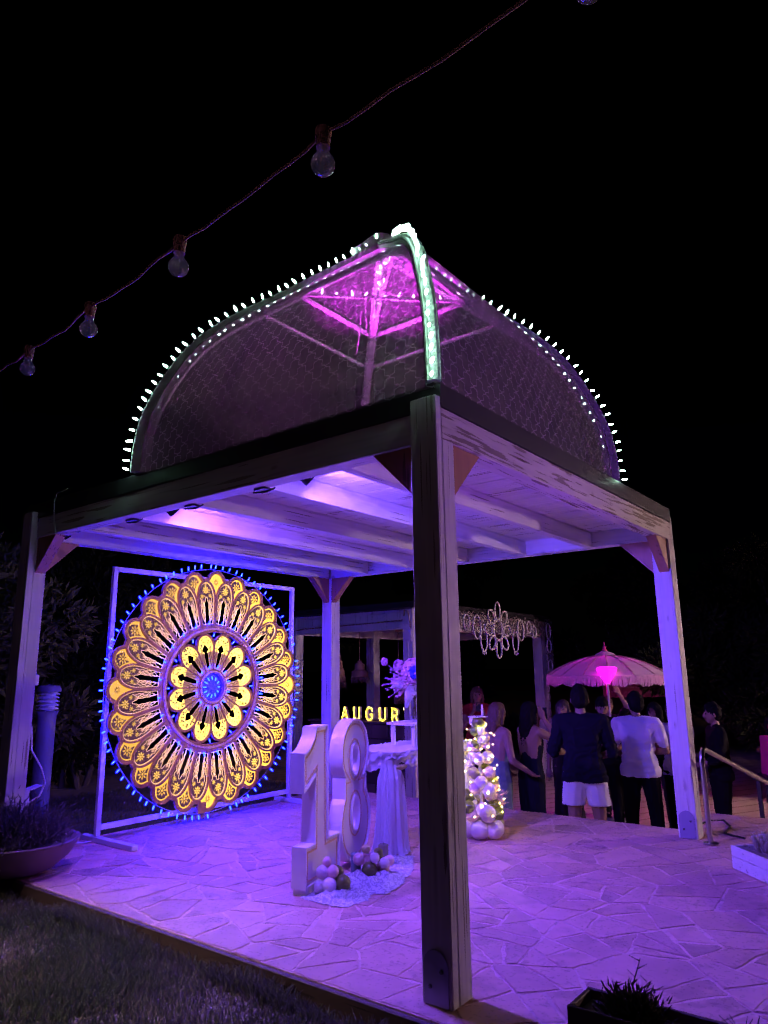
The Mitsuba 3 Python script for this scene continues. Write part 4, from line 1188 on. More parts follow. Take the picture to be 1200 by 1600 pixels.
for (x, z) in ((8.52, 1.70), (9.72, 1.70)):
    for dx in (-.06, 0, .06):
        put(orn, 'point_bulb', lathe([(0, z - .075), (.013, z - .05), (.016, z), (0, z + .005)], 8, (x + dx, OY, 0.03 * abs(dx) * 10)), 'mat_led_tube', True)
net = []
rn = np.random.default_rng(6)
for i in range(210):
    x = rn.uniform(6.9, 11.3)
    z = 2.20 + rn.uniform(-.13, .15)
    net.append(Point(x, z).buffer(rn.uniform(.025, .06), 6).exterior.buffer(.006, 2))
for i in range(90):
    x = 11.17 + rn.uniform(-.02, .24)
    z = rn.uniform(1.2, 2.36)
    net.append(Point(x, z).buffer(rn.uniform(.025, .06), 6).exterior.buffer(.006, 2))
nm = place(extr(unary_union(net).simplify(.003), .008), basis([0, 4.722, 0], [1, 0, 0], [0, 0, 1], [0, -1, 0]))
k = put(orn, 'net', nm, 'mat_net')
labels[k] = {'label': 'fine net of looped wire behind the ornament', 'kind': 'stuff'}
for (z, rz) in ((2.15, .16), (1.85, .13), (1.45, .11), (1.15, .1)):
    put(orn, 'side_loop', oval(11.20, z, .10, rz, .015), 'mat_led_tube', True)
st = thing('bulb_strip', 'upright strip of small bulbs down the right post of the pergola', 'fairy lights')
put(st, 'strip', bx(11.352, 11.42, 4.86, 4.92, -.5, 2.36), 'mat_net')
for i in range(36):
    z = -.4 + i * .075
    put(st, 'bulb', lathe([(0, 0), (.012, .002), (.012, .03), (0, .055)], 6).apply_transform(basis([11.421, 4.88, z], [0, 1, 0], [0, 0, 1], [1, 0, 0])), 'mat_led_tube', True)
for i in range(14):
    z = -.3 + i * .16
    put(st, 'loop', tube(np.array([(11.39 + .035 * math.cos(a), 4.852, z + .06 * math.sin(a)) for a in np.linspace(0, 2 * PI, 14, endpoint=False)]), .009, 5, closed=True), 'mat_led_tube', True)

# ------------------------------------------------------------------ parasol, added glow for its lit patch, banner
PX, PY = 8.42, 2.46
ps = thing('parasol', 'white fringed parasol on a pole over the group of guests', 'parasol')
put(ps, 'pole', tube([(PX, PY, TZ + .05), (PX, PY, 1.60)], .022, 8), 'mat_macrame')
put(ps, 'base', lathe([(0, TZ + .003), (.22, TZ + .003), (.22, TZ + .05), (.05, TZ + .08), (0, TZ + .08)], 24, (PX, PY, 0)), 'mat_bollard', 40)
def canopy():
    n, rows, V, F = 64, 12, [], []
    for j in range(rows):
        s = j / (rows - 1)
        for i in range(n):
            a = 2 * PI * i / n
            seg = abs(((i / n * 16) % 1) - .5) * 2
            R = .93 * s * (1 - .018 * (1 - seg) * s)
            V.append((PX + R * math.cos(a), PY + R * math.sin(a), 1.58 - .30 * s ** 2.0 - .012 * (1 - seg) * s))
    for j in range(rows - 1):
        for i in range(n):
            l = (i + 1) % n
            F += [[j * n + i, j * n + l, (j + 1) * n + l], [j * n + i, (j + 1) * n + l, (j + 1) * n + i]]
    return trimesh.Trimesh(np.array(V), F, process=False)
put(ps, 'canopy', canopy(), 'mat_parasol', True)
put(ps, 'crown', lathe([(.0, 1.655), (.05, 1.645), (.14, 1.605), (.165, 1.576)], 20, (PX, PY, 0)), 'mat_parasol', 40)
put(ps, 'finial', lathe([(0, 1.80), (.012, 1.78), (.012, 1.73), (.035, 1.71), (.02, 1.69), (.04, 1.665), (.02, 1.64), (.03, 1.63), (0, 1.625)], 12, (PX, PY, 0)), 'mat_magenta_cloth', True)
for i in range(16):
    a = 2 * PI * i / 16
    q_ = [(PX + .93 * s * math.cos(a), PY + .93 * s * math.sin(a), 1.586 - .30 * s ** 2.0) for s in np.linspace(.1, 1, 8)]
    put(ps, 'rib', tube(q_, .006, 4), 'mat_macrame')
fr = []
for i in range(420):
    a = 2 * PI * i / 420
    sc = abs(((i / 420 * 16) % 1) - .5) * 2
    L_ = .13 + .035 * (1 - sc) + rr.uniform(-.012, .012)
    b_ = a + rr.normal(0, .006)
    p0 = np.array([PX + .93 * math.cos(a), PY + .93 * math.sin(a), 1.281])
    p1 = np.array([PX + .935 * math.cos(b_), PY + .935 * math.sin(b_), 1.281 - L_])
    t_ = np.array([-math.sin(a), math.cos(a), 0]) * .0052
    fr.append(trimesh.Trimesh([p0 - t_, p0 + t_, p1 + t_ * .9, p1 - t_ * .9], [[0, 1, 2], [0, 2, 3]], process=False))
put(ps, 'fringe', cat(fr), 'mat_fringe')
put(ps, 'lamp', ball((PX - .05, PY - .02, 1.22), .05, 2), 'mat_led', True, **glow((170, 1.0, 150), 5))  # unseen lamp added to tint the canopy pink from below
lt = thing('lantern', 'added magenta glowing kite that stands in for the lit patch on the parasol', 'lantern')  # added glowing shape in place of a lit patch on the canopy
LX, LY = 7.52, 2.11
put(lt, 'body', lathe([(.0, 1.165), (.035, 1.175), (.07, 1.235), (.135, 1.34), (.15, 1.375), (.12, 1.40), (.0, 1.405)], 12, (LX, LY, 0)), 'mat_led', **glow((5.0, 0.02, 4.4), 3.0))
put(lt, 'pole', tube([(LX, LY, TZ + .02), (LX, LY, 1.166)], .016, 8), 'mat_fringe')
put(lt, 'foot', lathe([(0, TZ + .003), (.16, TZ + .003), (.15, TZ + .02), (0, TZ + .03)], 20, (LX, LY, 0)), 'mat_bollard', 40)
bn = thing('banner', 'dark maroon banner with two lines of small print behind the parasol', 'banner')
b0, b1 = np.array([10.33, 3.02]), np.array([10.90, 2.30])
bd = (b1 - b0) / np.linalg.norm(b1 - b0)
def bpanel(u0, u1, z0, z1, y0, y1):
    m = bx(u0, u1, z0, z1, y0, y1)
    return place(m, basis([b0[0], b0[1], 0], [bd[0], bd[1], 0], [0, 0, 1], [bd[1], -bd[0], 0]))
BL = np.linalg.norm(b1 - b0) * 1.3
put(bn, 'sheet', bpanel(-.25, BL, .86, 1.57, 0, .012), 'mat_banner')
for u in (-.23, BL - .02): put(bn, 'post', bpanel(u - .015, u + .015, TZ + .003, 1.58, -.035, -.002), 'mat_bollard')
tx = []
for row, (z, h) in enumerate(((1.025, .028), (.93, .034))):
    u = .02 + .1 * row
    while u < BL - .12 - .05 * (1 - row):
        w = rr.uniform(.012, .03)
        tx.append(bpanel(u, u + w, z, z + h * rr.uniform(.7, 1), .0125, .0145))
        u += w + rr.choice([.006, .006, .006, .022])
put(bn, 'print', cat(tx), 'mat_banner_text')

# ------------------------------------------------------------------ people
def sph(c, r, n=10):
    c = np.asarray(c, float)
    r = np.broadcast_to(np.asarray(r, float), 3)
    a, b = np.meshgrid(np.arange(n) * 2 * PI / n, (np.arange(n // 2 + 1) / (n // 2) - .5) * PI)
    return c + np.stack([np.cos(a) * np.cos(b), np.sin(a) * np.cos(b), np.sin(b)], -1).reshape(-1, 3) * r
def bone(a, ra, b, rb): return m3.Manifold.hull_points(np.vstack([sph(a, ra), sph(b, rb)]))
def blob(*cr): return m3.Manifold.hull_points(np.vstack([sph(c, r) for c, r in cr]))
def fuse(ms, edge, it=8, hem=None):
    m = m3.Manifold.batch_boolean(ms, m3.OpType.Add)
    if hem is not None:      # cut level at the hem, hands that hang lower are not part of ms
        m = m.trim_by_plane((0, 0, 1), hem)
    m = m.refine_to_length(edge).to_mesh()
    t = trimesh.Trimesh(np.array(m.vert_properties[:, :3], float), np.array(m.tri_verts), process=True)
    trimesh.smoothing.filter_taubin(t, lamb=.5, nu=.53, iterations=it)
    return t
def lerp(a, b, t): return np.asarray(a, float) * (1 - t) + np.asarray(b, float) * t

def blobmesh(*cr):
    m = m3.Manifold.hull_points(np.vstack([sph(c, r) for c, r in cr])).refine_to_length(.012).to_mesh()
    return trimesh.Trimesh(np.array(m.vert_properties[:, :3], float), np.array(m.tri_verts), process=False)

def person(label, loc, face_deg, h, sex='m', arms=None, top='navy', bottom='trousers', bottom_kind='trousers', sleeve=.5, hair='black', hair_len='short', head_turn=0.0, head_pitch=0.0, lean=0.0, stance=.06, build=1.0):
    """a standing figure: local +x ahead, +y to its left, built at full size, then turned to face_deg (0 = +x of the place)"""
    k = thing('person', label, 'person')
    f = sex == 'f'
    P = lambda x, y, z: np.array([x * h, y * h, z * h])
    sw = (.094 if f else .112) * build
    hw = .052
    J = dict(hipL=P(0, hw, .505), hipR=P(0, -hw, .505), kneeL=P(.012, stance + .002, .28), kneeR=P(.004, -stance - .002, .28), ankL=P(-.012, stance + .006, .045), ankR=P(-.012, -stance - .006, .045),
             shL=P(lean * .3, sw, .808), shR=P(lean * .3, -sw, .808), neck=P(lean * .3 - .004, 0, .835), head=P(lean * .3 + .012, 0, .922), chest=P(lean * .22, 0, .735), waist=P(lean * .1, 0, .625), pelvis=P(0, 0, .53))
    arms = arms or {}
    for s_, y in (('L', 1), ('R', -1)):
        e, w = arms.get(s_, ((.00, .035, -.175), (.03, .04, -.325)))     # elbow and wrist from the shoulder; y outwards
        J['el' + s_] = J['sh' + s_] + P(e[0], y * e[1], e[2])
        J['wr' + s_] = J['sh' + s_] + P(w[0], y * w[1], w[2])
    R = lambda x: x * h * build
    B = [blob((J['chest'] + P(0, .045, .02), R(.058)), (J['chest'] + P(0, -.045, .02), R(.058)), (J['waist'] + P(0, .028, 0), R(.052)), (J['waist'] + P(0, -.028, 0), R(.052))),
         blob((J['waist'] + P(0, .028, 0), R(.052)), (J['waist'] + P(0, -.028, 0), R(.052)), (J['pelvis'] + P(-.006, .040, 0), R(.058)), (J['pelvis'] + P(-.006, -.040, 0), R(.058))),
         blob((J['chest'] + P(0, .045, .02), R(.055)), (J['chest'] + P(0, -.045, .02), R(.055)), (J['shL'] + P(0, -.014, .0), R(.036)), (J['shR'] + P(0, .014, .0), R(.036)), (J['neck'] - P(0, 0, .01), R(.034))),
         bone(J['neck'] - P(0, 0, .02), R(.034), J['neck'] + P(.006, 0, .045), R(.029))]
    for s_ in 'LR':
        B += [bone(J['hip' + s_], R(.056), J['knee' + s_], R(.034)), bone(J['knee' + s_], R(.034), J['ank' + s_] + P(0, 0, .10), R(.031)), bone(J['ank' + s_] + P(0, 0, .10), R(.031), J['ank' + s_], R(.021)),
              blob((J['ank' + s_] + P(-.012, 0, -.025), R(.018)), (J['ank' + s_] + P(.085, 0, -.032), R(.013)), (J['ank' + s_], R(.02))),
              bone(J['sh' + s_], R(.031), J['el' + s_], R(.023)), bone(J['el' + s_], R(.0235), J['wr' + s_], R(.016))]
        d = J['wr' + s_] - J['el' + s_]
        d /= np.linalg.norm(d)
        ysg = 1 if s_ == 'L' else -1
        side = np.cross(d, [1.0, 0, 0.2]); side /= np.linalg.norm(side)
        nrm = np.cross(side, d)
        wq = J['wr' + s_]
        palm = wq + d * .055 * h
        B.append(blob((wq, R(.014)), (palm + side * .014 * h, R(.009)), (palm - side * .014 * h, R(.009)), (wq + d * .02 * h + side * .012 * h, R(.010)), (wq + d * .02 * h - side * .012 * h, R(.010))))
        for i, (o, L) in enumerate(((-.017, .034), (-.006, .041), (.006, .039), (.017, .031))):
            a = palm + side * o * h
            m_ = a + d * L * .55 * h + nrm * .004 * h
            B += [bone(a, .0085, m_, .0078), bone(m_, .0078, m_ + d * L * .38 * h + nrm * .012 * h, .0068)]
        a = wq + d * .02 * h - side * .014 * h
        m_ = a + d * .022 * h - side * .016 * h + nrm * .008 * h
        B += [bone(a, .0100, m_, .0088), bone(m_, .0088, m_ + d * .020 * h - side * .002 * h, .0072)]
    # head, turned on the neck
    ct, st_ = math.cos(math.radians(head_turn)), math.sin(math.radians(head_turn))
    cp, sp_ = math.cos(math.radians(head_pitch)), math.sin(math.radians(head_pitch))
    HR = np.array([[ct, -st_, 0], [st_, ct, 0], [0, 0, 1]]) @ np.array([[cp, 0, sp_], [0, 1, 0], [-sp_, 0, cp]])
    Hq = lambda x, y, z: J['head'] + HR @ (np.array([x, y, z]) * h)
    B += [blob((Hq(-.010, 0, .022), R(.048)), (Hq(.006, 0, .020), R(.046)), (Hq(.010, 0, -.012), R(.039))),
          blob((Hq(.010, 0, -.010), R(.040)), (Hq(.026, .010, -.044), R(.014)), (Hq(.026, -.010, -.044), R(.014)), (Hq(.0, 0, -.035), R(.026))),
          blob((Hq(.050, 0, .012), R(.006)), (Hq(.058, 0, -.010), R(.008)), (Hq(.048, .007, -.014), R(.006)), (Hq(.048, -.007, -.014), R(.006))),
          blob((Hq(.040, .022, .018), R(.009)), (Hq(.042, -.022, .018), R(.009)))]
    for y in (1, -1): B.append(blob((Hq(-.002, y * .044, .008), R(.009)), (Hq(-.006, y * .047, -.008), R(.006))))
    Mw = trimesh.transformations.translation_matrix(loc) @ trimesh.transformations.rotation_matrix(math.radians(face_deg), [0, 0, 1])
    put(k, 'body', place(fuse(B, .020), Mw), 'mat_skin', True)
    for y in (1, -1):
        put(k, 'eye', place(ball(Hq(.0475, y * .0185, .008), R(.0052), 1), Mw), 'mat_hair_black', True)
    put(k, 'mouth', place(blobmesh((Hq(.0485, .010, -.028), R(.0042)), (Hq(.051, 0, -.0275), R(.005)), (Hq(.0485, -.010, -.028), R(.0042))), Mw), 'mat_lips', True)
    # hair
    hb = [blob((Hq(-.014, 0, .030), R(.053)), (Hq(.006, 0, .034), R(.048)), (Hq(-.020, 0, .0), R(.046)))]
    if hair_len == 'short':
        hb.append(blob((Hq(.030, .012, .058), R(.018)), (Hq(.030, -.012, .058), R(.018)), (Hq(-.010, 0, .060), R(.036))))
        hb.append(blob((Hq(-.030, 0, -.018), R(.028)), (Hq(-.026, .014, .0), R(.034)), (Hq(-.026, -.014, .0), R(.034))))
    else:
        low = {'long': -.20, 'mid': -.10}[hair_len]
        hb.append(blob((Hq(-.022, .022, .01), R(.036)), (Hq(-.022, -.022, .01), R(.036)), (Hq(-.042, .030, low * .5), R(.030)), (Hq(-.042, -.030, low * .5), R(.030))))
        hb.append(blob((Hq(-.042, .030, low * .5), R(.030)), (Hq(-.042, -.030, low * .5), R(.030)), (Hq(-.050, .020, low), R(.016)), (Hq(-.050, -.020, low), R(.016))))
        for y in (1, -1): hb.append(blob((Hq(.010, y * .040, .030), R(.016)), (Hq(-.004, y * .046, -.02), R(.016)), (Hq(.0, y * .046, -.055), R(.013))))
    hm = crumple(fuse(hb, .011, 3), .008, 30, len(label))
    v = np.array(hm.vertices)
    c_ = Hq(-.012, 0, 0)
    an = np.arctan2(v[:, 1] - c_[1], v[:, 0] - c_[0])
    hm.vertices = v + np.array(hm.vertex_normals) * (np.sin(an * 26 + 4 * meshkit.fbm(v * 14, 2, 2) * 5) * .0035)[:, None]
    put(k, 'hair', place(hm, Mw), 'mat_hair_' + hair, True)
    # clothes
    cm = 'mat_cloth_' + top
    if bottom_kind != 'dress':
        t = [blob((J['chest'] + P(0, .047, .02), R(.066)), (J['chest'] + P(0, -.047, .02), R(.066)), (J['waist'] + P(-.004, .036, 0), R(.062)), (J['waist'] + P(-.004, -.036, 0), R(.062))),
             blob((J['waist'] + P(-.004, .036, 0), R(.064)), (J['waist'] + P(-.004, -.036, 0), R(.064)), (J['pelvis'] + P(-.006, .048, -.004), R(.070)), (J['pelvis'] + P(-.006, -.048, -.004), R(.070))),
             blob((J['chest'] + P(0, .045, .02), R(.064)), (J['chest'] + P(0, -.045, .02), R(.064)), (J['shL'] + P(0, -.010, .002), R(.043)), (J['shR'] + P(0, .010, .002), R(.043)), (J['neck'] - P(.002, 0, .016), R(.042)))]
        for s_ in 'LR':
            if sleeve <= .55: t.append(bone(J['sh' + s_], R(.043), lerp(J['sh' + s_], J['el' + s_], min(1, sleeve * 1.7)), R(.038)))
            else:
                t.append(bone(J['sh' + s_], R(.042), J['el' + s_], R(.032)))
                t.append(bone(J['el' + s_], R(.032), lerp(J['el' + s_], J['wr' + s_], (sleeve - .55) * 2.0), R(.027)))
        t.append(blob((J['pelvis'] + P(-.006, .050, -.004), R(.074)), (J['pelvis'] + P(-.006, -.050, -.004), R(.074)), (J['pelvis'] + P(-.004, .054, -.07), R(.075)), (J['pelvis'] + P(-.004, -.054, -.07), R(.075))))
        m = fuse(t, .020, 6, .488 * h)
        # folds: across the small of the back and down from the shoulders
        v = np.array(m.vertices); nn_ = np.array(m.vertex_normals)
        fo = np.sin(v[:, 2] * 70 + v[:, 1] * 22 + 3 * meshkit.fbm(v * 7, 2, 3) * 6) * .0075 * np.clip((.78 * h - v[:, 2]) * 6, .1, 1) + (meshkit.fbm(v * 11, 3, 5) - .5) * .030
        m.vertices = v + nn_ * fo[:, None]
        # open hem: keep what is above the hem line
        put(k, 'shirt', place(m, Mw), cm, True)
        bm = 'mat_cloth_' + bottom
        ls = []
        for s_, y in (('L', 1), ('R', -1)):
            if bottom_kind == 'shorts':
                ls += [bone(J['hip' + s_] + P(0, 0, .02), R(.066), lerp(J['hip' + s_], J['knee' + s_], .80) + P(0, y * .008, 0), R(.064))]
            else:
                ls += [bone(J['hip' + s_] + P(0, 0, .02), R(.066), J['knee' + s_], R(.045)), bone(J['knee' + s_], R(.045), J['ank' + s_] + P(0, 0, -.01), R(.036))]
        ls.append(blob((J['pelvis'] + P(-.004, .04, .01), R(.0635)), (J['pelvis'] + P(-.004, -.04, .01), R(.0635)), (J['hipL'], R(.062)), (J['hipR'], R(.062))))
        m = crumple(fuse(ls, .022, 4, .362 * h if bottom_kind == 'shorts' else None), .010, 13, 3)
        put(k, 'shorts' if bottom_kind == 'shorts' else 'trousers', place(m, Mw), bm, True)
    else:
        t = [blob((J['chest'] + P(.012, .040, .0), R(.060)), (J['chest'] + P(.012, -.040, .0), R(.060)), (J['waist'] + P(0, .026, 0), R(.056)), (J['waist'] + P(0, -.026, 0), R(.056))),
             blob((J['waist'] + P(0, .026, 0), R(.056)), (J['waist'] + P(0, -.026, 0), R(.056)), (P(-.006, .046, .50), R(.066)), (P(-.006, -.046, .50), R(.066))),
             blob((P(-.006, .046, .50), R(.066)), (P(-.006, -.046, .50), R(.066)), (P(0, .050, .30), R(.052)), (P(0, -.050, .30), R(.052))),
             blob((P(0, .050, .30), R(.052)), (P(0, -.050, .30), R(.052)), (P(-.01, .065, .05), R(.060)), (P(-.01, -.065, .05), R(.060)), (P(-.05, 0, .05), R(.06)))]
        for y in (1, -1): t.append(bone(J['chest'] + P(.035, y * .035, .035), R(.012), J['neck'] + P(-.002, y * .040, -.022), R(.008)))
        m = fuse(t, .020, 5)
        v = np.array(m.vertices); nn_ = np.array(m.vertex_normals)
        an = np.arctan2(v[:, 1], v[:, 0])
        fo = np.sin(an * 9 + v[:, 2] * 2) * .010 * np.clip((.5 * h - v[:, 2]) * 2, 0, 1) + (meshkit.fbm(v * 9, 3, 5) - .5) * .014
        m.vertices = v + nn_ * fo[:, None]
        put(k, 'dress', place(m, Mw), cm, True)
    for s_ in 'LR':
        a = J['ank' + s_]
        put(k, 'shoe', place(blobmesh((a + P(-.018, 0, -.022), R(.024)), (a + P(.090, 0, -.033), R(.0155)), (a + P(.03, 0, -.020), R(.022)), (a + P(0, 0, -.01), R(.024))), Mw), 'mat_cloth_tee' if bottom_kind == 'shorts' else 'mat_cloth_black', True)
    return k, J, Mw, Hq
BENT = ((-.01, .03, -.17), (.13, -.03, -.17))
FOLD = ((.02, .045, -.165), (.13, -.06, -.19))
person('man seen from behind in a dark navy shirt and pale shorts', (4.72, 1.365, TZ), 24, 1.87, arms={'L': ((.015, .05, -.165), (.13, -.03, -.18)), 'R': ((.02, .045, -.165), (.12, -.04, -.21))}, top='navy', bottom='shorts', bottom_kind='shorts', sleeve=.62, stance=.068, build=1.03)
person('man seen from behind in a white t-shirt and black trousers', (5.75, 1.13, TZ), 14, 1.77, arms={'L': ((-.005, .045, -.165), (.10, -.05, -.225)), 'R': FOLD}, top='tee', sleeve=.40, head_turn=28, stance=.072, build=1.04)
person('man in a black shirt facing the camera between the two men with their backs turned', (6.62, 1.87, TZ), 208, 1.68, arms={'L': BENT, 'R': BENT}, top='black', sleeve=.5, head_pitch=12, build=1.0)
person('person in a white shirt half hidden behind the right gazebo post', (6.50, 0.93, TZ), 160, 1.64, arms={'L': ((.06, .03, -.14), (.10, -.01, -.27)), 'R': ((.06, .02, -.15), (.085, .0, .06))}, top='tee', sleeve=.42, hair='brown')
person('young man in black seen in profile right of the right gazebo post', (6.40, 0.44, TZ), 118, 1.64, arms={'L': ((.02, .03, -.17), (.12, .0, -.20)), 'R': BENT}, top='black', sleeve=.9)
person('woman in a long pale blue dress beside the balloon column', (4.53, 2.28, TZ), -22, 1.70, sex='f', arms={'R': ((.015, .03, -.165), (.125, .045, -.235)), 'L': ((.02, .03, -.17), (.13, .0, -.25))}, top='paleblue', bottom_kind='dress', hair='fair', hair_len='mid', head_pitch=4)
kx, Jx, Mx, Hx = person('woman in a long navy dress raising her arms, with long dark hair', (4.95, 2.09, TZ), -26, 1.69, sex='f', arms={'R': ((.135, .03, -.055), (.075, -.02, .075)), 'L': ((.13, .02, -.075), (.12, -.03, .06))}, top='navydress', bottom_kind='dress', hair='black', hair_len='long')
kp, Jp, Mp, Hp = person('woman in a red top holding up a phone far behind the balloon column', (7.45, 4.25, TZ), 214, 1.80, sex='f', arms={'R': ((.05, .035, -.155), (.10, -.055, -.015)), 'L': ((.05, .035, -.155), (.10, -.055, -.02))}, top='red', bottom='black', sleeve=.12, hair='fair', hair_len='mid')
person('person under the parasol reaching one arm up to the lantern pole', (7.72, 2.22, TZ), 215, 1.64, arms={'L': ((.03, .055, .11), (.05, -.01, .225)), 'R': BENT}, top='black', sleeve=.4, hair='brown')
person('woman with brown hair facing the camera behind the man in navy', (6.36, 2.30, TZ), 200, 1.66, sex='f', top='brown', bottom_kind='dress', hair='brown', hair_len='long', head_turn=-14)
person('woman in a short dark outfit standing behind the man in the white t-shirt', (6.90, 1.28, TZ), 30, 1.62, sex='f', top='black', bottom='brown', sleeve=.35, hair='black', hair_len='mid')
person('person in dark clothes at the right edge stretching out a forearm', (7.10, -0.17, TZ), 150, 1.72, arms={'L': ((.07, .03, -.13), (.205, .02, -.10)), 'R': BENT}, top='black', sleeve=.45, hair='brown', hair_len='short')
for kk, J_, M_, s_ in ((kx, Jx, Mx, 1), (kp, Jp, Mp, 1)):
    c_ = (J_['wrL'] + J_['wrR']) / 2 + np.array([.06, 0, .07])
    ph = thing('phone', 'dark phone held up by the woman in the navy dress' if kk == kx else 'dark phone held up by the woman in the red top', 'phone')
    put(ph, 'case', place(bx(c_[0] - .004, c_[0] + .004, c_[1] - .037, c_[1] + .037, c_[2] - .072, c_[2] + .072, .003), M_), 'mat_black')
    put(ph, 'camera', place(cat(ball((c_[0] + .005, c_[1] + .022, c_[2] + .055), .007, 1, (.4, 1, 1)), ball((c_[0] + .005, c_[1] + .022, c_[2] + .037), .007, 1, (.4, 1, 1))), M_), 'mat_bolt', True)
bgk = thing('bag', 'bright magenta bag at the right edge below the outstretched forearm', 'bag')
mb = hullmesh(np.array([(x, y, z) for z, e in ((.18, 1.0), (.60, .86)) for x in (-.18 * e, .18 * e) for y in (-.09 * e, .09 * e)]))
put(bgk, 'sack', place(mb, trimesh.transformations.translation_matrix([6.62, -.13, 0]) @ trimesh.transformations.rotation_matrix(.8, [0, 0, 1])), 'mat_magenta_cloth')
put(bgk, 'strap', place(tube([(-.09, .0, .595), (-.08, 0, .72), (0, 0, .78), (.08, 0, .72), (.09, 0, .595)], .010, 6), trimesh.transformations.translation_matrix([6.62, -.13, 0]) @ trimesh.transformations.rotation_matrix(.8, [0, 0, 1])), 'mat_magenta_cloth', True)
tbl = thing('table', 'small dark side table that carries the magenta bag', 'table')
put(tbl, 'tabletop', bx(6.35, 6.92, -.42, .10, .145, .178, .004), 'mat_black')
for (x, y) in ((6.4, -.37), (6.87, -.37), (6.4, .05), (6.87, .05)): put(tbl, 'leg', bx(x - .02, x + .02, y - .02, y + .02, TZ + .003, .1445), 'mat_black')

# ------------------------------------------------------------------ hedges and trees
def leaves(n, centers, radii, size, seed, up=0.2):
    r = np.random.default_rng(seed)
    centers, radii = np.asarray(centers, float), np.asarray(radii, float)
    w = radii.prod(1) ** .67
    i = r.choice(len(centers), n, p=w / w.sum())
    d = r.normal(size=(n, 3)); d /= np.linalg.norm(d, axis=1, keepdims=True)
    P = centers[i] + d * radii[i] * (r.uniform(0, 1, n) ** .4)[:, None]
    keep = meshkit.fbm(P * 2.6, 3, seed) > .40
    P, d = P[keep], d[keep]
    n = len(P)
    a = d + r.normal(0, .7, (n, 3)) + [0, 0, up]; a /= np.linalg.norm(a, axis=1, keepdims=True)
    b = np.cross(a, r.normal(size=(n, 3))); b /= np.linalg.norm(b, axis=1, keepdims=True)
    c = np.cross(a, b)
    s = size * r.uniform(.6, 1.4, n)[:, None]
    V = np.stack([P, P + a * s * .5 + b * s * .17 + c * s * .06, P + a * s, P + a * s * .5 - b * s * .17 + c * s * .06], 1).reshape(-1, 3)
    k = np.arange(n)[:, None] * 4
    return trimesh.Trimesh(V, np.concatenate([k + [0, 1, 2], k + [0, 2, 3]], 1).reshape(-1, 3), process=False)
def bush(name, catg, label, base, height, spread, n, size, seed, mat='hedge', z0=LZ):
    r = np.random.default_rng(seed)
    k = thing(name, label, catg)
    cs, rs = [], []
    for i in range(26):
        t = r.uniform(.06, 1)
        cs.append((base[0] + r.normal(0, .5) * spread[0] * (1.1 - .45 * t), base[1] + r.normal(0, .5) * spread[1] * (1.1 - .45 * t), z0 + t * height))
        rs.append(r.uniform(.30, .62, 3) * [1, 1, .9])
    put(k, 'crown', leaves(n, cs, rs, size, seed), 'mat_leaf_' + mat)
    tr = []
    for i in range(7):
        c = cs[i * 3]
        b = np.array([base[0] + r.normal(0, .12), base[1] + r.normal(0, .12), z0 - .02])
        tr.append(tube([b, (b + c) / 2 + r.normal(0, .08, 3), c], [.045, .03, .012], 6))
    put(k, 'trunk', cat(tr), 'mat_bark')
    return k
bush('oleander_bush', 'bush', 'tall dark bush at the left edge behind the left gazebo post', (-.7, 6.6), 3.3, (1.6, .8), 22000, .15, 41)
bush('oleander_bush', 'bush', 'tall dark bush behind the bollard lamp', (1.0, 7.3), 3.1, (1.5, .8), 24000, .15, 42)
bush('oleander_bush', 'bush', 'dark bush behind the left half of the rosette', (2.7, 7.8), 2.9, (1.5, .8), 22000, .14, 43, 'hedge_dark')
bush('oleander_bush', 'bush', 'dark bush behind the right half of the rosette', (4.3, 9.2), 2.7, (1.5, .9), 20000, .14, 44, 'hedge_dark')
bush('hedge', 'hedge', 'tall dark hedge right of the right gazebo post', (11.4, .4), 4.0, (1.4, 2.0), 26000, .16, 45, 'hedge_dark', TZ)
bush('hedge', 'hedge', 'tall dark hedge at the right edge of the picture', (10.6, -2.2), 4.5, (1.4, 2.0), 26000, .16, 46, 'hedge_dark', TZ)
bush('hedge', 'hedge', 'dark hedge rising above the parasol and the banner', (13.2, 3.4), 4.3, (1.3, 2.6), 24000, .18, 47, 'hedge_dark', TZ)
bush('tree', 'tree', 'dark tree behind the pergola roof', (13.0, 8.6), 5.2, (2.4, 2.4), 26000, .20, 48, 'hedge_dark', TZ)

# ------------------------------------------------------------------ bollard lamp, bowl, junction box by the left post
bl = thing('bollard_lamp', 'unlit louvred bollard lamp standing beyond the left gazebo post', 'bollard lamp')
LBX, LBY = 1.00, 5.43
put(bl, 'pole', lathe([(0, LZ + .001), (.088, LZ + .001), (.088, .98), (.115, 1.03), (0, 1.03)], 24, (LBX, LBY, 0)), 'mat_bollard', 40)
put(bl, 'core', lathe([(0, 1.031), (.07, 1.031), (.07, 1.215), (0, 1.215)], 20, (LBX, LBY, 0)), 'mat_bollard_white', 40)
for i in range(5):
    z = 1.045 + i * .036
    put(bl, 'louvre', lathe([(.071, z + .018), (.104, z), (.108, z + .004), (.075, z + .024)], 24, (LBX, LBY, 0)), 'mat_bollard_white', 40)
put(bl, 'cap', lathe([(0, 1.216), (.115, 1.216), (.118, 1.235), (.10, 1.275), (0, 1.29)], 24, (LBX, LBY, 0)), 'mat_bollard', 40)

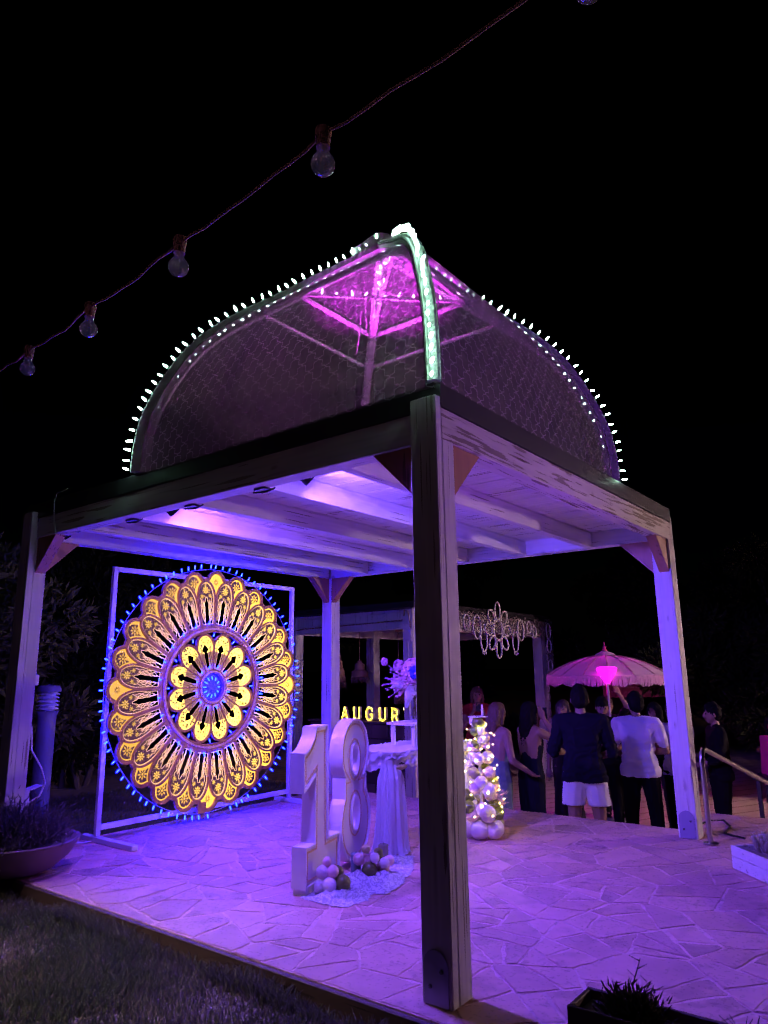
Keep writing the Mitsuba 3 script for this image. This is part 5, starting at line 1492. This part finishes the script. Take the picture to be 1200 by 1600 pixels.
bw_k = thing('bowl_planter', 'wide shallow brown bowl full of low shrub at the left patio corner', 'planter')
BX, BY = -.045, 3.66
put(bw_k, 'bowl', lathe([(0, .004), (.17, .004), (.24, .03), (.34, .11), (.405, .205), (.412, .222), (.385, .226), (.35, .205), (.30, .17), (0, .165)], 44, (BX, BY, 0)), 'mat_bowl', 35)
put(bw_k, 'soil', lathe([(0, .195), (.15, .19), (.345, .176)][::-1], 30, (BX, BY, 0)), 'mat_soil', 40)
rr = np.random.default_rng(51)
def spiky(n, c, rad, L, seed, wd=.004):
    r = np.random.default_rng(seed)
    P = np.array(c) + r.normal(0, .42, (n, 3)) * rad
    P[:, 2] = c[2] + np.abs(r.normal(0, .5, n)) * rad[2]
    d = r.normal(0, .55, (n, 3)); d[:, 2] = np.abs(d[:, 2]) + .55
    d[:, :2] += (P[:, :2] - np.array(c)[:2]) / np.array(rad)[:2] * .6
    d /= np.linalg.norm(d, axis=1, keepdims=True)
    l = r.uniform(.5, 1.3, n)[:, None] * L
    s = np.cross(d, r.normal(size=(n, 3))); s /= np.linalg.norm(s, axis=1, keepdims=True)
    V = np.stack([P - s * wd, P + s * wd, P + d * l * .6 + s * wd * .9, P + d * l, P + d * l * .6 - s * wd * .9], 1).reshape(-1, 3)
    k = np.arange(n)[:, None] * 5
    return trimesh.Trimesh(V, np.concatenate([k + [0, 1, 2], k + [0, 2, 4], k + [2, 3, 4]], 1).reshape(-1, 3), process=False)
put(bw_k, 'shrub', spiky(9000, (BX - .05, BY, .19), (.32, .32, .19), .06, 52), 'mat_leaf_shrub')
put(bw_k, 'stems', cat([tube([(BX + rr.normal(0, .12), BY + rr.normal(0, .12), .18), (BX - .05 + rr.normal(0, .2), BY + rr.normal(0, .2), .30 + rr.uniform(0, .1))], [.005, .002], 4) for _ in range(60)]), 'mat_bark')
put(bw_k, 'drain_cap', lathe([(0, 0), (.018, 0), (.015, .008), (0, .01)], 14).apply_transform(basis([BX - .235, BY - .225, .105], [.7, -.7, 0], [.38, .38, .84], [-.60, -.60, .54])), 'mat_bollard_white', 40)

jx = thing('socket_box', 'white outdoor socket box with plugged cables on the left gazebo post', 'electrical box')
put(jx, 'box', bx(.157, .205, 4.06, 4.15, .36, .50, .006), 'mat_letter_white')
put(jx, 'box', bx(.157, .200, 4.065, 4.145, .24, .345, .006), 'mat_letter_white')
put(jx, 'lid', place(bx(0, .10, -.05, .05, 0, .010, .003), trimesh.transformations.translation_matrix([.206, 4.105, .49]) @ trimesh.transformations.rotation_matrix(-.25, [0, 1, 0])), 'mat_letter_white')
put(jx, 'cable', tube([(.165, 4.05, .98), (.18, 4.05, .80), (.26, 4.03, .66), (.30, 4.02, .54), (.27, 4.04, .44), (.21, 4.08, .40)], .007, 6), 'mat_letter_white', True)
put(jx, 'cable', tube([(.205, 4.10, .30), (.30, 4.06, .29), (.40, 4.0, .20), (.52, 4.02, .06), (.70, 4.08, .014), (.86, 4.12, .012)], .007, 6), 'mat_letter_white', True)
put(jx, 'plug', bx(.201, .29, 4.08, 4.11, .305, .33, .006), 'mat_letter_white')
sw = thing('switch_box', 'small white switch box halfway up the left gazebo post', 'electrical box')
put(sw, 'case', bx(.157, .195, 4.06, 4.13, 1.30, 1.385, .005), 'mat_letter_white')
put(sw, 'button', bx(.1955, .199, 4.075, 4.115, 1.32, 1.365, .002), 'mat_bollard_white')
wr_ = thing('wire', 'thin wire hooked over the roof edge near the left gazebo post', 'wire')
put(wr_, 'loop', tube([(.10, 3.62, 2.495), (.035, 3.69, 2.49), (.032, 3.74, 2.62), (.028, 3.75, 2.76), (.026, 3.71, 2.83), (.026, 3.62, 2.825), (.028, 3.55, 2.84)], .0042, 6), 'mat_wire', True)
put(wr_, 'tail', tube([(.11, 3.60, 2.496), (.09, 3.52, 2.488), (.12, 3.46, 2.492), (.14, 3.55, 2.49)], .0036, 5), 'mat_wire', True)
for i, (y, lb) in enumerate(((3.80, 'black clip under the left beam nearest the left post'), (2.80, 'black clip under the left beam, second from the left post'), (2.10, 'black clip under the left beam, third from the left post'), (1.40, 'black clip under the left beam nearest the near post'))):
    c = thing('cable_clip', lb, 'clip')
    put(c, 'strap', bx(.12, .175, y - .05, y + .05, 2.486, 2.4985, .003), 'mat_black')
    put(c, 'cable', tube([(.172, y - .09, 2.492), (.178, y, 2.481), (.174, y + .11, 2.493)], .006, 6), 'mat_black')

# ------------------------------------------------------------------ planters, handrail, steps
def trough(k, M, L, Wd, hgt, mat):
    t = .018
    for (x0, x1, y0, y1, z0, z1) in ((0, L, 0, t, 0.004, hgt), (0, L, Wd - t, Wd, 0.004, hgt), (0, t, t + .001, Wd - t - .001, .004, hgt - .002), (L - t, L, t + .001, Wd - t - .001, .004, hgt - .002)):
        put(k, 'board', place(bx(x0, x1, y0, y1, z0, z0 + (z1 - z0) * .53, .003), M), mat)
        put(k, 'board', place(bx(x0, x1, y0 + .001, y1 - .001, z0 + (z1 - z0) * .545, z1, .003), M), mat)
    put(k, 'soil', place(bx(t, L - t, t, Wd - t, .006, hgt - .035), M), 'mat_soil')
def RotM(x, y, deg): return trimesh.transformations.translation_matrix([x, y, 0]) @ trimesh.transformations.rotation_matrix(math.radians(deg), [0, 0, 1])
tr1 = thing('planter', 'white wooden trough planter with a cactus by the right gazebo post', 'planter')
M1_ = RotM(2.965, -.42, -136)
trough(tr1, M1_, 1.30, .34, .155, 'mat_white_wood_x')
cc = thing('cactus', 'small pale cactus growing in the white trough planter', 'cactus')
cl = []
rr = np.random.default_rng(61)
base = (M1_ @ np.array([.09, .20, .125, 1]))[:3]
for i in range(11):
    a = rr.uniform(0, 2 * PI)
    p = base + np.array([.05 * math.cos(a), .05 * math.sin(a), 0]) * rr.uniform(.2, 1.1)
    q_ = p + np.array([.03 * math.cos(a), .03 * math.sin(a), rr.uniform(.05, .11)])
    put(cc, 'stem', place(hullmesh(np.vstack([sph(p, .016, 8), sph(q_, .014, 8), sph((p + q_) / 2, .020, 8)])), np.eye(4)), 'mat_cactus', True)
sp = []
for i in range(160):
    p = base + rr.normal(0, 1, 3) * np.array([.04, .04, .03]) + np.array([0, 0, .075])
    sp.append(tube([p, p + rr.normal(0, .022, 3)], [.0012, .0004], 3))
put(cc, 'spines', cat(sp), 'mat_letter_white')
tr2 = thing('planter', 'dark wooden trough planter in the foreground by the bottom edge', 'planter')
M2_ = RotM(-.085, -.545, -90)
trough(tr2, M2_, 1.5, .20, .185, 'mat_dark_wood')
hb = thing('potted_herb', 'straggly dark herb with bare twigs in the foreground trough', 'plant')
hc = (M2_ @ np.array([.20, .125, .15, 1]))[:3]
put(hb, 'tuft', spiky(1500, tuple(hc), (.10, .10, .06), .035, 62, .0035), 'mat_leaf_twig')
for i, (dx, dy, dz, bend) in enumerate(((.0, -.02, .20, .03), (.02, .06, .10, .05), (-.02, -.12, .11, -.03), (.03, .09, .07, .02), (.0, -.05, .13, .04))):
    p = hc + np.array([rr.normal(0, .02), rr.normal(0, .02), 0])
    tip = p + np.array([dx, dy, dz])
    mid = (p + tip) / 2 + np.array([bend * .4, bend, 0])
    tw = [tube([p, mid, tip], [.003, .0024, .0014], 5)]
    for j in range(3):
        b0_ = lerp(mid, tip, .3 + .3 * j)
        tw.append(tube([b0_, b0_ + np.array([rr.normal(0, .015), rr.choice([-1, 1]) * .03, .018])], [.0018, .0009], 4))
    put(hb, 'twig', cat(tw), 'mat_leaf_twig')
h2 = thing('potted_herb', 'few thin dry stalks in the foreground trough right of the straggly herb', 'plant')
for i in range(6):
    p = (M2_ @ np.array([.60 + rr.normal(0, .025), .12 + rr.normal(0, .02), .148, 1]))[:3]
    put(h2, 'stalk', tube([p, p + np.array([.005, .01 + rr.normal(0, .02), .04]), p + np.array([.01, .03 + rr.normal(0, .04), rr.uniform(.05, .10)])], [.0024, .002, .001], 4), 'mat_leaf_twig')
put(h2, 'leaves', spiky(260, tuple((M2_ @ np.array([.62, .12, .148, 1]))[:3]), (.08, .10, .03), .03, 64, .003), 'mat_leaf_twig')

hr = thing('handrail', 'bent steel handrail by the right gazebo post at the head of the steps', 'handrail')
c0 = np.array([3.62, -.115, 0.006])
arc = [c0, c0 + [0, 0, .30], c0 + [0, 0, .60]] + [c0 + np.array([.075 - .075 * math.cos(t), -.006 * (1 - math.cos(t)), .62 + .09 * math.sin(t)]) for t in np.linspace(.1, 1.9, 9)]
e = np.array([5.12, -.31, .285])
arc += [lerp(arc[-1], e, t) for t in (.15, .4, .7, 1.0)] + [e + (e - arc[-1]) * .3 + np.array([.45, -.05, -.13])]
put(hr, 'tube', tube(arc, .021, 12), 'mat_steel', 60)
put(hr, 'flange', lathe([(0, .006), (.058, .006), (.058, .012), (.05, .017), (.024, .019), (0, .019)], 20, (3.62, -.115, 0)), 'mat_steel', 40)
for i in range(4):
    a = i * PI / 2 + .6
    put(hr, 'screw', lathe([(0, .012), (.006, .012), (.006, .021), (0, .022)], 8, (3.62 + .043 * math.cos(a), -.115 + .043 * math.sin(a), 0)), 'mat_bolt', 40)
e2 = np.array([5.75, -.38, TZ + .006])
put(hr, 'lower_post', tube([e2 + [0, 0, 0], e2 + [0, 0, .74]], .021, 10), 'mat_steel', 60)
stp = thing('steps', 'stone steps that lead from the patio down to the terrace', 'steps')
for i in range(3):
    put(stp, 'step', bx(XR2 + .003 + .30 * i, XR2 + .30 * (i + 1), -2.4, YM - .02, TZ + .004, -.17 * (i + 1), .008), STONES[i])
fc = thing('cable', 'black cable lying on the patio behind the handrail', 'cable')
put(fc, 'cord', tube([(3.95, -.30, .008), (4.05, -.12, .008), (4.35, -.10, .008), (4.62, .02, .008), (4.55, .12, .008), (4.30, .14, .008), (4.0, .19, .008)], .008, 6), 'mat_black', True)

# ------------------------------------------------------------------ festoon of unlit bulbs overhead
BP = [(-1.61, -1.45, 2.79), (-1.676, -.793, 2.672), (-1.636, -.169, 2.655), (-1.581, .426, 2.667), (-1.498, 1.051, 2.722), (-1.42, 1.62, 2.80)]
ends = [(-1.5, -4.2, 3.6), (-1.55, -2.2, 3.02)], [(-1.3, 2.4, 2.95), (-.95, 4.6, 3.3)]
cab = thing('festoon_cable', 'long dark cable of the bulb string that slants across the night sky', 'cable')
path = []
allp_ = [np.array(p) for p in ends[0] + BP + ends[1]]
for i in range(len(allp_) - 1):
    a, b = allp_[i], allp_[i + 1]
    for t in np.linspace(0, 1, 10, endpoint=False):
        sag = -.020 * 4 * t * (1 - t) + .004 * math.sin(t * 17 + i)
        path.append(a * (1 - t) + b * t + np.array([.003 * math.sin(t * 11 + i * 2), 0, sag]))
path.append(allp_[-1])
put(cab, 'cord', tube(path, .0048, 6), 'mat_socket', True)
wherep = ['cut off by the top edge of the picture', 'largest and highest', 'second largest', 'third from the top', 'lowest, near the left edge', 'last']
scene['mat_bulb_glass'] = {'type': 'blendbsdf', 'weight': 0.12, 'a': {'type': 'thindielectric', 'int_ior': 1.5, 'ext_ior': 1.0},
                           'b': {'type': 'principledthin', 'base_color': rgb((.75, .75, .8)), 'roughness': .3, 'diff_trans': 1.0}}
for i, p in enumerate(BP[:5]):
    lb = ['unlit festoon bulb cut off by the top edge of the picture', 'unlit festoon bulb hanging highest and largest in the night sky', 'unlit festoon bulb second down the slanting cable', 'unlit festoon bulb third down the slanting cable', 'unlit festoon bulb lowest on the cable near the left edge'][i]
    b = thing('festoon_bulb', lb, 'light bulb', None)
    x, y, z = p
    put(b, 'socket', lathe([(0, z + .006), (.012, z + .006), (.0185, z - .006), (.0185, z - .022), (.0165, z - .024), (.0178, z - .042), (0, z - .042)], 18, (x, y, 0)), 'mat_socket', 40)
    put(b, 'collar', lathe([(.0175, z + .012), (.0215, z + .0), (.0195, z - .014), (.0175, z - .014)], 14, (x, y, 0)), 'mat_socket', 40)
    g = [(.0135, z - .0425), (.0145, z - .050), (.0165, z - .058)] + [(.030 * math.sin(t), z - .088 + .030 * math.cos(t)) for t in np.linspace(.62, PI, 14)]
    put(b, 'glass', lathe(g[::-1], 28, (x, y, 0)), 'mat_bulb_glass', True)
    put(b, 'stem', lathe([(0, z - .066), (.003, z - .066), (.0055, z - .05), (.010, z - .0425), (0, z - .0425)][::-1], 12, (x, y, 0)), 'mat_glass', True)
    for j in range(4):
        a = j * PI / 2 + .5 + i
        put(b, 'filament', tube([(x + .004 * math.cos(a), y + .004 * math.sin(a), z - .060), (x + .0105 * math.cos(a), y + .0105 * math.sin(a), z - .096)], .0011, 5), 'mat_filament')

# ------------------------------------------------------------------ lamps outside the picture; those on the lawn are added for fill
gl = thing('garden_lamp', 'added unseen globe lamp for fill, on a tall post left of the viewer', 'lamp')  # added lamp that lifts grass, near post and cable out of the dark
GLX, GLY = -3.6, -0.3
put(gl, 'post', tube([(GLX, GLY, LZ), (GLX, GLY, 3.05)], .04, 10), 'mat_bollard')
put(gl, 'globe', ball((GLX, GLY, 3.2), .16, 3), 'mat_led', True, **glow((4.6, 1.9, 3.0), 4))
spot('spotlight', 'added unseen spotlight on a tall post, aimed down to lift the lawn', (-2.5, 3.3, 3.3), (-1.30, 2.15, -.1), .06, (34, 26, 27), 27, 14, 4)  # added so that the grass gets brighter and the posts hardly do
put(gl, 'spot_post', tube([(-2.5, 3.42, LZ), (-2.5, 3.42, 3.4)], .03, 8), 'mat_bollard')
wl = thing('wall_lamp', 'lit lamp on a post at the far right of the terrace', 'lamp')
put(wl, 'post', tube([(9.0, -4.2, TZ), (9.0, -4.2, 1.8)], .04, 10), 'mat_bollard')
put(wl, 'globe', ball((9.0, -4.2, 1.92), .12, 3), 'mat_led', True, **glow((1500, 950, 980), 9))
